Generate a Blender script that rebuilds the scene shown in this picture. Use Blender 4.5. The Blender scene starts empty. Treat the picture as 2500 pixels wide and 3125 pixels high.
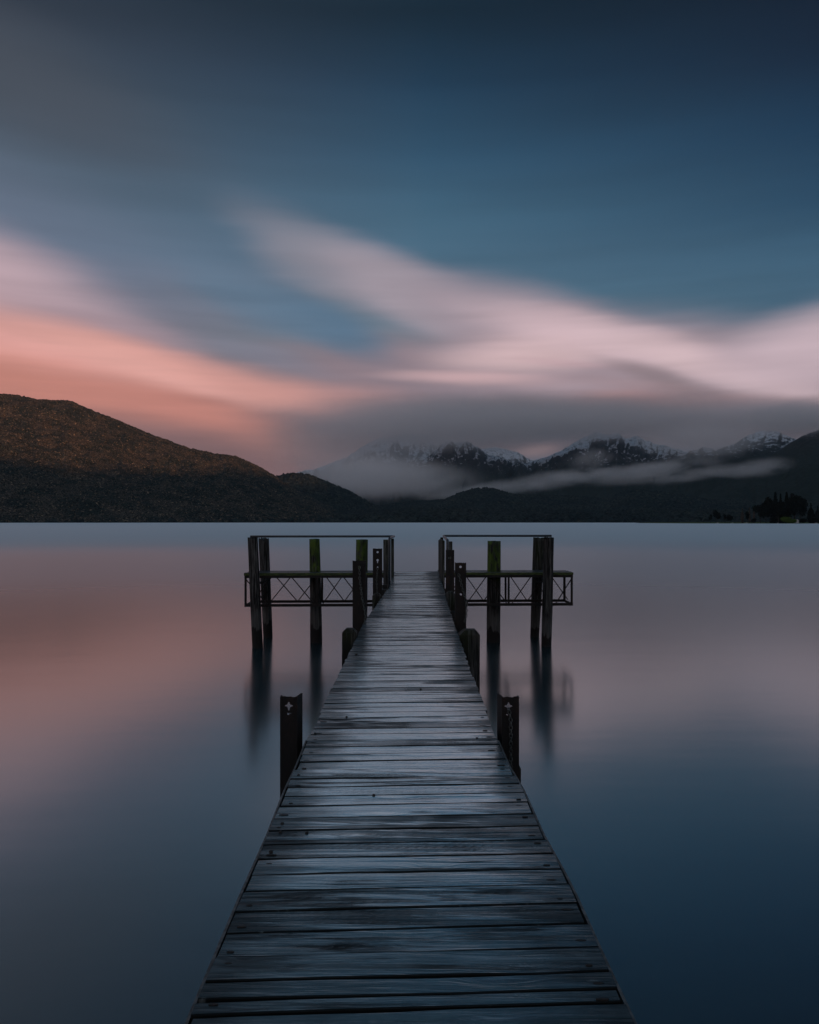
import bpy, bmesh, math, random
import numpy as np
from mathutils import Vector, Matrix, Euler, noise as mnoise

random.seed(7)
rng = np.random.default_rng(11)
scene = bpy.context.scene
COL = scene.collection
R = math.radians

# ------------------------------------------------------------------ camera
CAM_H = 3.5            # metres of the lens above the lake
FPX = 2400.0           # focal length in photo pixels (photo is 2500 x 3125)
HOR = 1591.5           # photo row of the true horizon
cd = bpy.data.cameras.new("camera")
cd.sensor_fit = 'HORIZONTAL'
cd.sensor_width = 36.0
cd.lens = 36.0 * FPX / 2500.0
cd.shift_y = (HOR - 1562.5) / 2500.0
cd.clip_start = 0.05
cd.clip_end = 200000.0
cam = bpy.data.objects.new("camera", cd)
cam.location = (0, 0, CAM_H)
cam.rotation_euler = (R(90), 0, 0)
COL.objects.link(cam)
scene.camera = cam

scene.render.engine = 'CYCLES'
scene.view_settings.view_transform = 'Standard'
scene.view_settings.look = 'None'
scene.view_settings.exposure = 0.0
scene.view_settings.gamma = 1.0
scene.cycles.use_denoising = True
scene.cycles.max_bounces = 6
scene.cycles.diffuse_bounces = 2
scene.cycles.glossy_bounces = 3
scene.cycles.volume_bounces = 5
scene.cycles.transparent_max_bounces = 16
scene.cycles.caustics_reflective = False
scene.cycles.caustics_refractive = False
scene.cycles.volume_step_rate = 1.0
scene.cycles.volume_max_steps = 64


def lin(c):
    return tuple((x / 255 / 12.92) if x / 255 <= 0.04045 else ((x / 255 + 0.055) / 1.055) ** 2.4 for x in c)


def rgba(c):
    return (*lin(c), 1.0)


# ------------------------------------------------------------------ node helper
class NT:
    def __init__(s, tree):
        s.t = tree
        s.n = tree.nodes
        s.l = tree.links

    def new(s, kind, **props):
        nd = s.n.new(kind)
        for k, v in props.items():
            setattr(nd, k, v)
        return nd

    def put(s, sock, v):
        if isinstance(v, bpy.types.NodeSocket):
            s.l.new(v, sock)
        else:
            sock.default_value = v

    def math(s, op, a, b=None, c=None, clamp=False):
        nd = s.new('ShaderNodeMath', operation=op, use_clamp=clamp)
        s.put(nd.inputs[0], a)
        if b is not None:
            s.put(nd.inputs[1], b)
        if c is not None:
            s.put(nd.inputs[2], c)
        return nd.outputs[0]

    def vmath(s, op, a, b=None, scale=None):
        nd = s.new('ShaderNodeVectorMath', operation=op)
        s.put(nd.inputs[0], a)
        if b is not None:
            s.put(nd.inputs[1], b)
        if scale is not None:
            s.put(nd.inputs['Scale'], scale)
        return nd.outputs['Value'] if op in ('LENGTH', 'DOT_PRODUCT', 'DISTANCE') else nd.outputs[0]

    def mix(s, f, a, b, mode='MIX'):
        nd = s.new('ShaderNodeMix', data_type='RGBA', blend_type=mode)
        s.put(nd.inputs[0], f)
        s.put(nd.inputs[6], a)
        s.put(nd.inputs[7], b)
        return nd.outputs[2]

    def rng(s, v, a, b, c=0.0, d=1.0, kind='SMOOTHSTEP'):
        nd = s.new('ShaderNodeMapRange', interpolation_type=kind)
        s.put(nd.inputs[0], v)
        for i, x in enumerate((a, b, c, d)):
            s.put(nd.inputs[i + 1], x)
        return nd.outputs[0]

    def mapping(s, v, loc=(0, 0, 0), rot=(0, 0, 0), scale=(1, 1, 1), kind='POINT'):
        nd = s.new('ShaderNodeMapping', vector_type=kind)
        s.put(nd.inputs[0], v)
        s.put(nd.inputs[1], loc)
        s.put(nd.inputs[2], rot)
        s.put(nd.inputs[3], scale)
        return nd.outputs[0]

    def noise(s, v, scale=1.0, detail=3.0, rough=0.5, dist=0.0, out=0, dim='3D'):
        nd = s.new('ShaderNodeTexNoise', noise_dimensions=dim)
        s.put(nd.inputs['Vector'], v)
        s.put(nd.inputs['Scale'], scale)
        s.put(nd.inputs['Detail'], detail)
        s.put(nd.inputs['Roughness'], rough)
        s.put(nd.inputs['Distortion'], dist)
        return nd.outputs[out]

    def ramp(s, v, stops, kind='LINEAR'):
        nd = s.new('ShaderNodeValToRGB')
        cr = nd.color_ramp
        cr.interpolation = kind
        while len(cr.elements) < len(stops):
            cr.elements.new(0.5)
        for e, (p, c) in zip(cr.elements, stops):
            e.position = p
            e.color = c if len(c) == 4 else (*c, 1.0)
        s.put(nd.inputs[0], v)
        return nd.outputs[0]

    def xyz(s, x, y, z=0.0):
        nd = s.new('ShaderNodeCombineXYZ')
        for i, v in enumerate((x, y, z)):
            s.put(nd.inputs[i], v)
        return nd.outputs[0]

    def sep(s, v):
        nd = s.new('ShaderNodeSeparateXYZ')
        s.put(nd.inputs[0], v)
        return nd.outputs


# ------------------------------------------------------------------ world: dusk sky with long-exposure cloud streaks
# directions are measured as azimuth / elevation; VX, VY turn a row/column of a
# 1725 x 2156 view of the photo into those angles (scaled by 1656 per radian)
def az_of(vx):
    return math.atan((vx - 862.5) / 1656.0)


def el_of(vx, vy):
    return math.atan((1098.2 - vy) / math.hypot(1656.0, vx - 862.5))


world = bpy.data.worlds.new("World")
scene.world = world
world.use_nodes = True
wt = NT(world.node_tree)
wt.n.clear()
tc = wt.new('ShaderNodeTexCoord')
dx, dy, dz = wt.sep(tc.outputs['Generated'])
AZ = wt.math('ARCTAN2', dx, dy)                      # 0 = straight out over the lake
EL = wt.math('ARCSINE', dz)
A = wt.math('MULTIPLY', AZ, 1656.0)
E = wt.math('MULTIPLY', EL, 1656.0)
P0 = wt.xyz(A, E, 0.0)
# wind-drawn distortion: long along the streak direction, short across it
nA = wt.noise(wt.mapping(P0, rot=(0, 0, R(15)), scale=(0.0016, 0.0085, 1)), 1.0, 3.5, 0.55, out=1)
off = wt.vmath('MULTIPLY', wt.vmath('SUBTRACT', nA, (0.5, 0.5, 0.5)), (140.0, 62.0, 0.0))
P = wt.vmath('ADD', P0, off)
elf = wt.math('DIVIDE', EL, R(60), clamp=True)


def skyramp(rows):
    return wt.ramp(elf, [(max(0, d) / 60.0, rgba(c)) for d, c in rows])


LEFT = skyramp([(0, (120, 96, 98)), (9, (150, 120, 118)), (14, (140, 128, 140)), (18, (104, 118, 138)), (22, (84, 98, 114)), (26, (70, 80, 92)), (30, (54, 62, 74)), (33, (40, 50, 62)), (42, (64, 84, 100)), (60, (66, 90, 108))])
MID = skyramp([(0, (112, 98, 102)), (6, (108, 104, 116)), (12, (92, 120, 134)), (17, (80, 112, 134)), (21, (67, 102, 125)), (25, (48, 82, 107)), (29, (30, 59, 82)), (33, (16, 38, 53)), (38, (30, 54, 70)), (47, (52, 80, 96)), (60, (66, 92, 112))])
RIGHT = skyramp([(0, (96, 92, 100)), (8, (84, 98, 114)), (13, (72, 104, 126)), (17, (58, 92, 116)), (20, (38, 72, 98)), (24, (22, 54, 80)), (28, (13, 34, 55)), (32, (6, 23, 40)), (38, (15, 40, 58)), (47, (44, 74, 92)), (60, (64, 92, 114))])
f1 = wt.rng(A, -820.0, 40.0, kind='LINEAR')
f2 = wt.rng(A, 0.0, 820.0, kind='LINEAR')
sky = wt.mix(f2, wt.mix(f1, LEFT, MID), RIGHT)


def blob(base, cx, cy, rx, ry, rot, col, k, soft=0.0):
    """soft ellipse of cloud centred on view direction (cx, cy); rot > 0 falls to the right"""
    m = wt.mapping(P, loc=(az_of(cx) * 1656, el_of(cx, cy) * 1656, 0), rot=(0, 0, R(-rot)), scale=(rx, ry, 1), kind='TEXTURE')
    r = wt.vmath('LENGTH', m)
    f = wt.rng(r, 1.0, soft, 0.0, k, kind='SMOOTHERSTEP')
    return wt.mix(f, base, rgba(col))


BLOBS = [
    # wide pale veil at the left
    (-40, 470, 700, 190, 14, (104, 116, 136), .55, 0),
    (-80, 590, 540, 150, 14, (190, 164, 172), 1.0, .2),
    (-60, 650, 480, 90, 10, (206, 170, 174), .85, .1),
    (250, 700, 380, 70, 14, (170, 148, 158), .7, .1),
    # streak that falls from the middle to the right
    (700, 560, 330, 95, 24, (150, 144, 154), .75, .1),
    (880, 620, 330, 90, 24, (168, 156, 166), .9, .2),
    (1130, 690, 420, 110, 17, (160, 146, 156), .95, .3),
    # low body of pink cloud over the mountains
    (960, 800, 560, 130, 4, (150, 130, 138), .9, .35),
    (1350, 790, 640, 160, 6, (168, 148, 156), .95, .3),
    (1240, 706, 400, 70, 14, (214, 186, 192), .95, .05),
    (1500, 768, 380, 56, 20, (218, 190, 194), .95, .05),
    (1090, 745, 260, 72, 0, (224, 192, 194), .9, .0),
    (980, 800, 280, 28, 4, (210, 174, 176), .8, .0),
    (1740, 732, 320, 104, -8, (208, 184, 192), .95, .15),
    (1180, 760, 160, 20, 8, (200, 164, 170), .4, .0),
    (1400, 800, 240, 34, 22, (142, 124, 128), .7, .0),
    # blue gap between veil and streak
    (690, 682, 210, 66, 22, (88, 116, 140), .95, .1),
    (560, 640, 260, 74, 22, (96, 120, 142), .8, .1),
    (560, 745, 230, 36, 12, (134, 134, 150), .6, .0),
    # the salmon band over the left hill
    (100, 830, 820, 190, 10, (176, 124, 116), 1.0, .35),
    (-100, 700, 560, 66, 8, (236, 172, 164), 1.0, .15),
    (300, 760, 460, 64, 13, (234, 172, 162), 1.0, .1),
    (600, 826, 330, 64, 13, (218, 158, 148), .95, .0),
    (760, 846, 260, 56, 8, (186, 142, 140), .6, .0),
    (60, 815, 560, 100, 8, (204, 134, 118), .85, .0),
    (330, 856, 400, 72, 10, (206, 136, 122), .75, .0),
    (430, 960, 560, 80, 10, (120, 96, 98), .85, .0),
    (700, 930, 300, 70, 4, (122, 102, 104), .8, .0),
    # salmon glow low on the right
    (1380, 848, 260, 34, 2, (198, 138, 130), .85, .0),
    (1500, 830, 420, 26, 8, (160, 130, 132), .5, .0),
    # dark cloud base
    (1130, 878, 450, 56, 0, (96, 88, 92), .9, .15),
    (1560, 905, 600, 48, 0, (92, 84, 90), .92, .2),
    (1000, 940, 420, 44, 0, (104, 92, 96), .9, .1),
    (1140, 945, 90, 26, -10, (146, 124, 126), .7, .0),
    # faint warm veil high at the upper left
    (60, 190, 520, 150, 14, (74, 80, 90), .6, .0),
]
for b in BLOBS:
    sky = blob(sky, *b)
# the dawn side of the sky, behind the viewer
aa = wt.math('ABSOLUTE', AZ)
BACK = skyramp([(0, (216, 178, 166)), (8, (206, 176, 170)), (18, (178, 168, 172)), (35, (128, 144, 160)), (60, (92, 120, 142))])
sky = wt.mix(wt.rng(aa, R(50), R(120)), sky, BACK)
# fine drawn-out streaks
nS = wt.noise(wt.mapping(P0, rot=(0, 0, R(12)), scale=(0.0011, 0.014, 1)), 1.0, 4.0, 0.55)
sv = wt.rng(nS, 0.25, 0.75, 0.94, 1.06)
nS2 = wt.noise(wt.mapping(P0, rot=(0, 0, R(16)), scale=(0.0022, 0.030, 1)), 1.0, 3.0, 0.6)
low = wt.rng(E, 620.0, 380.0, 0.0, 1.0)
sky = wt.vmath('SCALE', sky, scale=wt.math('ADD', 1.0, wt.math('MULTIPLY', low, wt.rng(nS2, 0.3, 0.7, -0.05, 0.05))))
sky = wt.vmath('SCALE', sky, scale=sv)
bg = wt.new('ShaderNodeBackground')
wt.put(bg.inputs[0], sky)
bg.inputs[1].default_value = 1.0
wo = wt.new('ShaderNodeOutputWorld')
wt.l.new(bg.outputs[0], wo.inputs[0])
world.cycles.sampling_method = 'MANUAL'
world.cycles.sample_map_resolution = 512

# ------------------------------------------------------------------ the low sun that still reaches the left hill
SUN_AZ, SUN_EL = R(142), R(3.0)                      # behind the camera, to the right
sd = bpy.data.lights.new("sun", 'SUN')
sd.energy = 5.0
sd.angle = R(1.0)
sd.color = (1.0, 0.46, 0.23)
sun = bpy.data.objects.new("sun", sd)
sv_ = Vector((math.sin(SUN_AZ) * math.cos(SUN_EL), math.cos(SUN_AZ) * math.cos(SUN_EL), math.sin(SUN_EL)))
sun.rotation_euler = sv_.to_track_quat('Z', 'Y').to_euler()
sun.location = (300, -300, 400)
COL.objects.link(sun)


# ------------------------------------------------------------------ object helpers
def tag(o, label=None, cat=None, group=None, kind=None):
    if label:
        o['label'] = label
    if cat:
        o['category'] = cat
    if group:
        o['group'] = group
    if kind:
        o['kind'] = kind
    return o


def link(name, me, mat=None, parent=None):
    o = bpy.data.objects.new(name, me)
    if mat is not None and me is not None:
        me.materials.clear()
        me.materials.append(mat)
    COL.objects.link(o)
    if parent is not None:
        o.parent = parent
    return o


def empty(name, loc, label, cat, group=None):
    o = bpy.data.objects.new(name, None)
    o.location = loc
    o.empty_display_size = 0.2
    COL.objects.link(o)
    return tag(o, label, cat, group)


def mesh_np(name, verts, faces, smooth=False):
    me = bpy.data.meshes.new(name)
    me.from_pydata([tuple(v) for v in verts], [], faces)
    if smooth:
        me.polygons.foreach_set('use_smooth', [True] * len(me.polygons))
    me.update()
    return me


def grid_mesh(name, X, Y, Z, smooth=True):
    n, m = X.shape
    co = np.stack([X, Y, Z], -1).reshape(-1, 3).astype(np.float32)
    i = np.arange(n * m).reshape(n, m)
    f = np.stack([i[:-1, :-1], i[:-1, 1:], i[1:, 1:], i[1:, :-1]], -1).reshape(-1, 4).astype(np.int32)
    me = bpy.data.meshes.new(name)
    me.vertices.add(len(co))
    me.vertices.foreach_set('co', co.ravel())
    me.loops.add(f.size)
    me.loops.foreach_set('vertex_index', f.ravel())
    me.polygons.add(len(f))
    me.polygons.foreach_set('loop_start', np.arange(0, f.size, 4, dtype=np.int32))
    me.polygons.foreach_set('loop_total', np.full(len(f), 4, dtype=np.int32))
    me.update(calc_edges=True)
    me.polygons.foreach_set('use_smooth', [smooth] * len(f))
    return me


# value noise in numpy
_perm = rng.random((257, 257)).astype(np.float64)
_perm[256, :] = _perm[0, :]
_perm[:, 256] = _perm[:, 0]


def vnoise(x, y, ox=0.0, oy=0.0):
    x = np.asarray(x, float) + ox + 1000.0
    y = np.asarray(y, float) + oy + 1000.0
    xi = np.floor(x).astype(int)
    yi = np.floor(y).astype(int)
    fx, fy = x - xi, y - yi
    fx = fx * fx * (3 - 2 * fx)
    fy = fy * fy * (3 - 2 * fy)
    xi &= 255
    yi &= 255
    a, b, c, d = _perm[xi, yi], _perm[xi + 1, yi], _perm[xi, yi + 1], _perm[xi + 1, yi + 1]
    return (a * (1 - fx) + b * fx) * (1 - fy) + (c * (1 - fx) + d * fx) * fy


def fbm(x, y, o=5, g=0.5, seed=0.0, ridged=False):
    t, amp, tot = 0.0, 1.0, 0.0
    f = 1.0
    for k in range(o):
        n = vnoise(x * f, y * f, seed * 17.3 + k * 31.7, seed * 5.1 + k * 11.9)
        if ridged:
            n = 1.0 - abs(2 * n - 1)
        t = t + amp * n
        tot += amp
        amp *= g
        f *= 2.03
    return t / tot


# ------------------------------------------------------------------ materials
def new_mat(name):
    m = bpy.data.materials.new(name)
    m.use_nodes = True
    t = NT(m.node_tree)
    t.n.clear()
    out = t.new('ShaderNodeOutputMaterial')
    return m, t, out


def principled(t, out, color, rough, bump=None, bump_d=0.01, bump_s=1.0, metallic=0.0, spec=0.5):
    p = t.new('ShaderNodeBsdfPrincipled')
    t.put(p.inputs['Base Color'], color)
    t.put(p.inputs['Roughness'], rough)
    t.put(p.inputs['Metallic'], metallic)
    t.put(p.inputs['Specular IOR Level'], spec)
    if bump is not None:
        b = t.new('ShaderNodeBump')
        b.inputs['Strength'].default_value = bump_s
        b.inputs['Distance'].default_value = bump_d
        t.put(b.inputs['Height'], bump)
        t.l.new(b.outputs[0], p.inputs['Normal'])
    t.l.new(p.outputs[0], out.inputs[0])
    return p


def forest_mat(name, c1, c2, c3, scale=0.02):
    m, t, out = new_mat(name)
    g = t.new('ShaderNodeNewGeometry').outputs['Position']
    n1 = t.noise(g, scale, 3, 0.6)
    n2 = t.noise(g, scale * 0.12, 3, 0.6)
    n3 = t.noise(t.vmath('MULTIPLY', g, (1.0, 1.0, 0.5)), scale * 2.2, 2, 0.6)
    c = t.mix(t.rng(n2, 0.4, 0.62), c1, c2)
    c = t.mix(t.math('MULTIPLY', t.rng(n1, 0.55, 0.7), 0.75), c, c3)
    c = t.vmath('SCALE', c, scale=t.rng(n3, 0.36, 0.66, 0.25, 2.0))
    principled(t, out, c, 0.95, n3, 14.0, 1.0, spec=0.1)
    return m


def rock_snow_mat(name, snow_z, fade):
    m, t, out = new_mat(name)
    gn = t.new('ShaderNodeNewGeometry')
    g = gn.outputs['Position']
    x, y, z = t.sep(g)
    n = t.noise(t.vmath('MULTIPLY', g, (1.0, 1.0, 0.20)), 0.014, 6, 0.66)
    n2 = t.noise(g, 0.02, 5, 0.65)
    nz = t.sep(gn.outputs['Normal'])[2]
    h = t.math('ADD', z, t.math('MULTIPLY', t.math('SUBTRACT', n, 0.5), 620.0))
    h = t.math('ADD', h, t.math('MULTIPLY', t.math('SUBTRACT', nz, 0.62), 1500.0))
    f = t.rng(h, snow_z, snow_z + fade)
    f = t.math('MULTIPLY', f, t.rng(n2, 0.36, 0.52, 0.2, 1.0))
    rock = t.mix(t.rng(n2, 0.4, 0.6), (0.018, 0.020, 0.022, 1), (0.05, 0.05, 0.05, 1))
    low = t.mix(t.rng(z, snow_z * 0.45, snow_z * 0.8), (0.016, 0.022, 0.016, 1), rock)
    c = t.mix(f, low, (0.56, 0.57, 0.61, 1))
    principled(t, out, c, 0.9, n2, 30.0, 0.8, spec=0.1)
    return m


# ------------------------------------------------------------------ terrain
def terrain(name, pts, dist, base, vx0, vx1, nA_, nR, mat, spur=0.0, spur_f=6.0, crown=0.0, jag=0.0, jag_f=40.0, power=0.9, back=0.5, seed=1.0, shore=0.03, rock=0.0, gully=0.0, wf=1.0):
    """a range of hills: pts = skyline as (column, row) of the 1725-wide view, dist = metres to the ridge"""
    vx = np.linspace(vx0, vx1, nA_)
    px = np.array([p[0] for p in pts], float)
    py = np.array([p[1] for p in pts], float)
    row = np.interp(vx, px, py)
    k = max(3, nA_ // 160)
    ker = np.hanning(k + 2)[1:-1]
    row = np.convolve(np.pad(row, (k, k), 'edge'), ker / ker.sum(), 'same')[k:-k]
    az = np.arctan((vx - 862.5) / 1656.0)
    rid = dist if np.ndim(dist) else dist * (1 + 0.06 * (fbm(az * 9, az * 0, 3, seed=seed) - 0.5))
    elv = (1098.2 - row) / np.hypot(1656.0, vx - 862.5)
    elv = elv + jag * (fbm(az * jag_f, az * 0 + 3, 5, 0.6, seed=seed + 3, ridged=True) - 0.62)
    H = np.maximum(elv * rid + CAM_H, 6.0)
    b = base * (1 + shore * (fbm(az * 14, az * 0 + 7, 4, seed=seed + 8) - 0.5))
    # rows: front slope and the far side
    tf = np.concatenate([np.linspace(0, 1, nR), 1 + np.linspace(0, back, nR // 3)[1:]])
    T, AZm = np.meshgrid(tf, az, indexing='ij')
    Rm = b[None, :] + (rid - b)[None, :] * T
    prof = np.where(T <= 1, np.power(np.clip(T, 0, 1), power), np.maximum(1 - (T - 1) * 1.4, 0.1))
    Z = H[None, :] * prof
    X = np.sin(AZm) * Rm
    Y = np.cos(AZm) * Rm
    env = np.sin(np.clip(T, 0, 1) * math.pi) ** 0.8
    if spur:
        s = fbm(X / spur_f * wf, Y / spur_f * wf, 5, 0.5, seed=seed + 1, ridged=True) - 0.6
        Z = Z + s * spur * H[None, :] * env
    if rock:
        s = fbm(X / spur_f * 3.5, Y / spur_f * 3.5, 5, 0.6, seed=seed + 2, ridged=True) - 0.6
        Z = Z + s * rock * H[None, :] * (env + 0.15 * (T > 0.8))
    if crown:
        c1 = vnoise(X / 11.0, Y / 14.0) + 0.6 * vnoise(X / 6.0, Y / 7.0, 9, 4)
        Z = Z + (c1 - 0.6) * crown * np.clip(T * 60, 0, 1)
    if gully:
        wrp = (fbm(X / 500.0, Y / 500.0, 3, seed=seed + 5) - 0.5) * 0.06
        s = fbm((AZm + wrp * 0.3) * 60, T * 1.6 + wrp * 8, 3, 0.5, seed=seed + 6, ridged=True) - 0.6
        Z = Z + s * gully * (0.14 * np.clip(T * 1.5, 0, 1) + 1.0 * env) * (T <= 1.02)
    Z[0, :] = -3.0
    me = grid_mesh(name, X, Y, Z)
    o = link(name, me, mat)
    tag(o, kind='structure')
    return o


forest_left = forest_mat('forest_left', (0.022, 0.030, 0.028, 1), (0.062, 0.056, 0.046, 1), (0.27, 0.20, 0.13, 1), 0.10)
forest_far = forest_mat('forest_far', (0.012, 0.018, 0.018, 1), (0.022, 0.028, 0.024, 1), (0.05, 0.05, 0.035, 1))
rock_far = rock_snow_mat('rock_snow', 1130.0, 240.0)
rock_mid = rock_snow_mat('rock_snow_mid', 1230.0, 160.0)
rock_low = rock_snow_mat('rock_snow_low', 1250.0, 260.0)

SK_L = [(-700, 760), (-300, 800), (-100, 822), (0, 829), (40, 834), (80, 842), (150, 846), (200, 868), (260, 891), (330, 919), (400, 945), (450, 955), (500, 962), (540, 980), (575, 1001), (620, 1030), (700, 1070), (760, 1092)]
terrain('hill', SK_L, 4500.0, 2500.0, -700, 740, 900, 230, forest_left, spur=0.34, spur_f=620, crown=9.0, gully=26, power=0.95, seed=2)
SK_M = [(520, 1040), (560, 1012), (590, 1001), (612, 997), (650, 999), (690, 1015), (740, 1037), (780, 1060), (810, 1078), (850, 1094)]
terrain('hill', SK_M, 5600.0, 3900.0, 520, 850, 300, 90, forest_far, spur=0.12, spur_f=600, crown=18.0, seed=5)
SK_B = [(560, 1074), (700, 1070), (800, 1066), (850, 1057), (900, 1055), (935, 1053), (965, 1039), (1000, 1029), (1035, 1028), (1080, 1041), (1130, 1043), (1200, 1045), (1285, 1051), (1310, 1036), (1340, 1031), (1400, 1037), (1460, 1046), (1500, 1053), (1600, 1058), (1725, 1056), (2100, 1040)]
terrain('hill', SK_B, 6300.0, 4300.0, 560, 2100, 1000, 120, forest_far, spur=0.10, spur_f=600, crown=18.0, seed=6)
SK_S = [(-700, 1085), (0, 1083), (300, 1085), (600, 1082), (800, 1076), (850, 1074), (1000, 1073), (1200, 1075), (1500, 1076), (1725, 1075), (2200, 1070)]
terrain('hill', SK_S, 3700.0, 2480.0, -650, 2200, 1500, 24, forest_far, crown=20.0, seed=7, shore=0.02)

# far alpine ranges
SK_A = [(560, 1020), (640, 990), (700, 973), (735, 962), (770, 940), (800, 925), (850, 915), (900, 918), (950, 925), (1005, 948), (1040, 944), (1070, 945), (1100, 958), (1120, 970), (1200, 1000), (1300, 1010)]
terrain('mountain', SK_A, 14300.0, 11200.0, 560, 1300, 420, 130, rock_far, spur=0.40, spur_f=1500, jag=0.010, jag_f=30, gully=260, power=1.0, wf=1.7, seed=12, rock=0.12)
SK_C = [(820, 1010), (860, 990), (900, 964), (925, 943), (942, 931), (958, 936), (980, 927), (1003, 945), (1040, 960), (1080, 978), (1110, 976), (1160, 960), (1185, 948), (1210, 931), (1238, 914), (1258, 905), (1276, 913), (1298, 909), (1318, 921), (1342, 913), (1362, 926), (1390, 936), (1440, 950), (1500, 970), (1600, 1000)]
terrain('mountain', SK_C, 12000.0, 8600.0, 800, 1600, 520, 140, rock_far, spur=0.42, spur_f=1300, jag=0.009, jag_f=26, gully=260, power=1.0, wf=1.7, seed=21, rock=0.10)
SK_D = [(1250, 1040), (1350, 1000), (1400, 976), (1440, 957), (1480, 940), (1510, 948), (1545, 938), (1570, 920), (1605, 908), (1640, 912), (1680, 930), (1760, 960), (1900, 990)]
terrain('mountain', SK_D, 10500.0, 7900.0, 1250, 1900, 320, 120, rock_mid, spur=0.26, spur_f=1300, jag=0.007, jag_f=30, gully=180, power=1.0, wf=1.7, seed=33, rock=0.10)
SK_E = [(1440, 1060), (1530, 1010), (1590, 982), (1640, 950), (1690, 916), (1725, 905), (1800, 880), (1900, 850), (2200, 830)]
terrain('mountain', SK_E, 9000.0, 6800.0, 1440, 2200, 320, 120, rock_low, spur=0.22, spur_f=1300, jag=0.003, jag_f=30, gully=100, power=1.0, wf=1.5, seed=41, rock=0.08)

# unseen range added behind the viewer to keep low sun off lake and peaks
xs = np.linspace(-13000, 9000, 260)
ts = np.linspace(-1, 1, 24)
TT, XX = np.meshgrid(ts, xs, indexing='ij')
ridge = 520 + 120 * np.clip((-XX - 850) / 650, 0, 1) + 1900 * np.clip((-XX - 2600) / 2400, 0, 1) ** 1.2 + 330 * (fbm(XX / 620.0, XX * 0, 4, 0.6, seed=3) - 0.5)
along = Vector((sv_.x, sv_.y)).normalized()
side = Vector((along.y, -along.x))
DX = along.x * (3600 + TT * 1100) + side.x * XX
DY = along.y * (3600 + TT * 1100) + side.y * XX
DZ = ridge * np.cos(TT * math.pi / 2) ** 0.8 - 4 + 20 * fbm(XX / 120.0, TT * 9, 3, seed=9)
tag(link('hill', grid_mesh('hill', DX, DY, DZ), forest_far), kind='structure')

# ------------------------------------------------------------------ mist hanging in front of the ranges
def mist(vx, vy, d, rx, rz, ry, dens, tilt=0.0, col=(1.0, 0.975, 0.97), nz=0.35, seed=0.0):
    k = d / 1656.0
    bm = bmesh.new()
    bmesh.ops.create_icosphere(bm, subdivisions=3, radius=1.0)
    me = bpy.data.meshes.new('mist')
    bm.to_mesh(me)
    bm.free()
    m, t, out = new_mat('mist')
    oc = t.new('ShaderNodeTexCoord').outputs['Object']
    nv = t.noise(t.vmath('ADD', t.vmath('MULTIPLY', oc, (2.2, 1.0, 1.3)), (seed, seed * 2.3, 0)), 1.0, 3, 0.55, out=1)
    q = t.vmath('ADD', oc, t.vmath('MULTIPLY', t.vmath('SUBTRACT', nv, (0.5, 0.5, 0.5)), (nz * 1.4, nz, nz * 2.2)))
    r = t.math('MAXIMUM', t.vmath('LENGTH', q), t.vmath('LENGTH', oc))
    dn = t.rng(r, 1.0, 0.15, 0.0, dens, kind='SMOOTHERSTEP')
    pv = t.new('ShaderNodeVolumePrincipled')
    pv.inputs['Color'].default_value = (*col, 1)
    t.put(pv.inputs['Density'], dn)
    t.l.new(pv.outputs[0], out.inputs['Volume'])
    m.cycles.volume_step_rate = 1.0
    o = link('mist', me, m)
    o.location = ((vx - 862.5) * k, d, CAM_H + (1098.2 - vy) * k)
    o.scale = (rx * k, ry, rz * k)
    o.rotation_euler = (0, R(tilt), 0)
    return tag(o, kind='stuff')


mist(800, 1006, 9300, 270, 66, 800, 0.0025, 3, seed=1.0, nz=.65)
mist(700, 955, 10900, 200, 70, 600, 0.0010, 0, seed=16.0)
mist(880, 958, 12600, 380, 62, 700, 0.0007, 0, seed=17.0)
mr = random.Random(3)
for k, (vx, vy, rx, rz, dn) in enumerate([(985, 1036, 120, 17, .0015), (1075, 1026, 110, 20, .0017), (1150, 1012, 90, 22, .0020), (1225, 1004, 100, 20, .0026),
                                      (1300, 994, 80, 17, .0022), (1380, 988, 95, 24, .0034), (1450, 1002, 100, 17, .0018), (1540, 992, 80, 17, .0024), (1605, 984, 70, 22, .0024),
                                      (1245, 966, 60, 26, .0013), (1480, 972, 60, 12, .0010), (1330, 1010, 120, 14, .0012)]):
    mist(vx, vy, 7450 - 120 * k if vx < 1420 else 6500 - 20 * k, rx * 1.15, rz * 1.25, 330, dn, mr.uniform(-10, 4), seed=20.0 + k, nz=.75)
mist(960, 890, 10800, 560, 80, 1500, 0.0021, 0, seed=7.0, nz=0.4)
mist(1400, 874, 10300, 460, 70, 1000, 0.0021, 0, seed=8.0, nz=0.4)
mist(1480, 928, 9000, 190, 56, 500, 0.0022, 0, seed=9.0)
mist(1700, 880, 8000, 200, 54, 700, 0.0028, 0, seed=10.0)

# ------------------------------------------------------------------ lake
m, t, out = new_mat('lake_water')
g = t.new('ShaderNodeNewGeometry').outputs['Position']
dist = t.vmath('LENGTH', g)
gl = t.new('ShaderNodeBsdfGlossy')
gl.distribution = 'GGX'
t.put(gl.inputs['Color'], t.mix(t.rng(dist, 90.0, 200.0), (0.91, 0.97, 0.99, 1), (0.82, 0.93, 0.97, 1)))  # bluer far-out tint painted in, standing for the reflected high sky
rough = t.math('ADD', t.rng(dist, 14.0, 60.0, 0.165, 0.31), t.rng(dist, 75.0, 170.0, 0.0, 0.28))
t.put(gl.inputs['Roughness'], rough)
w1 = t.noise(t.vmath('MULTIPLY', g, (0.35, 1.0, 1.0)), 0.5, 3, 0.5)
bp = t.new('ShaderNodeBump')
bp.inputs['Strength'].default_value = 0.25
bp.inputs['Distance'].default_value = 0.02
t.put(bp.inputs['Height'], w1)
t.l.new(bp.outputs[0], gl.inputs['Normal'])
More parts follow.
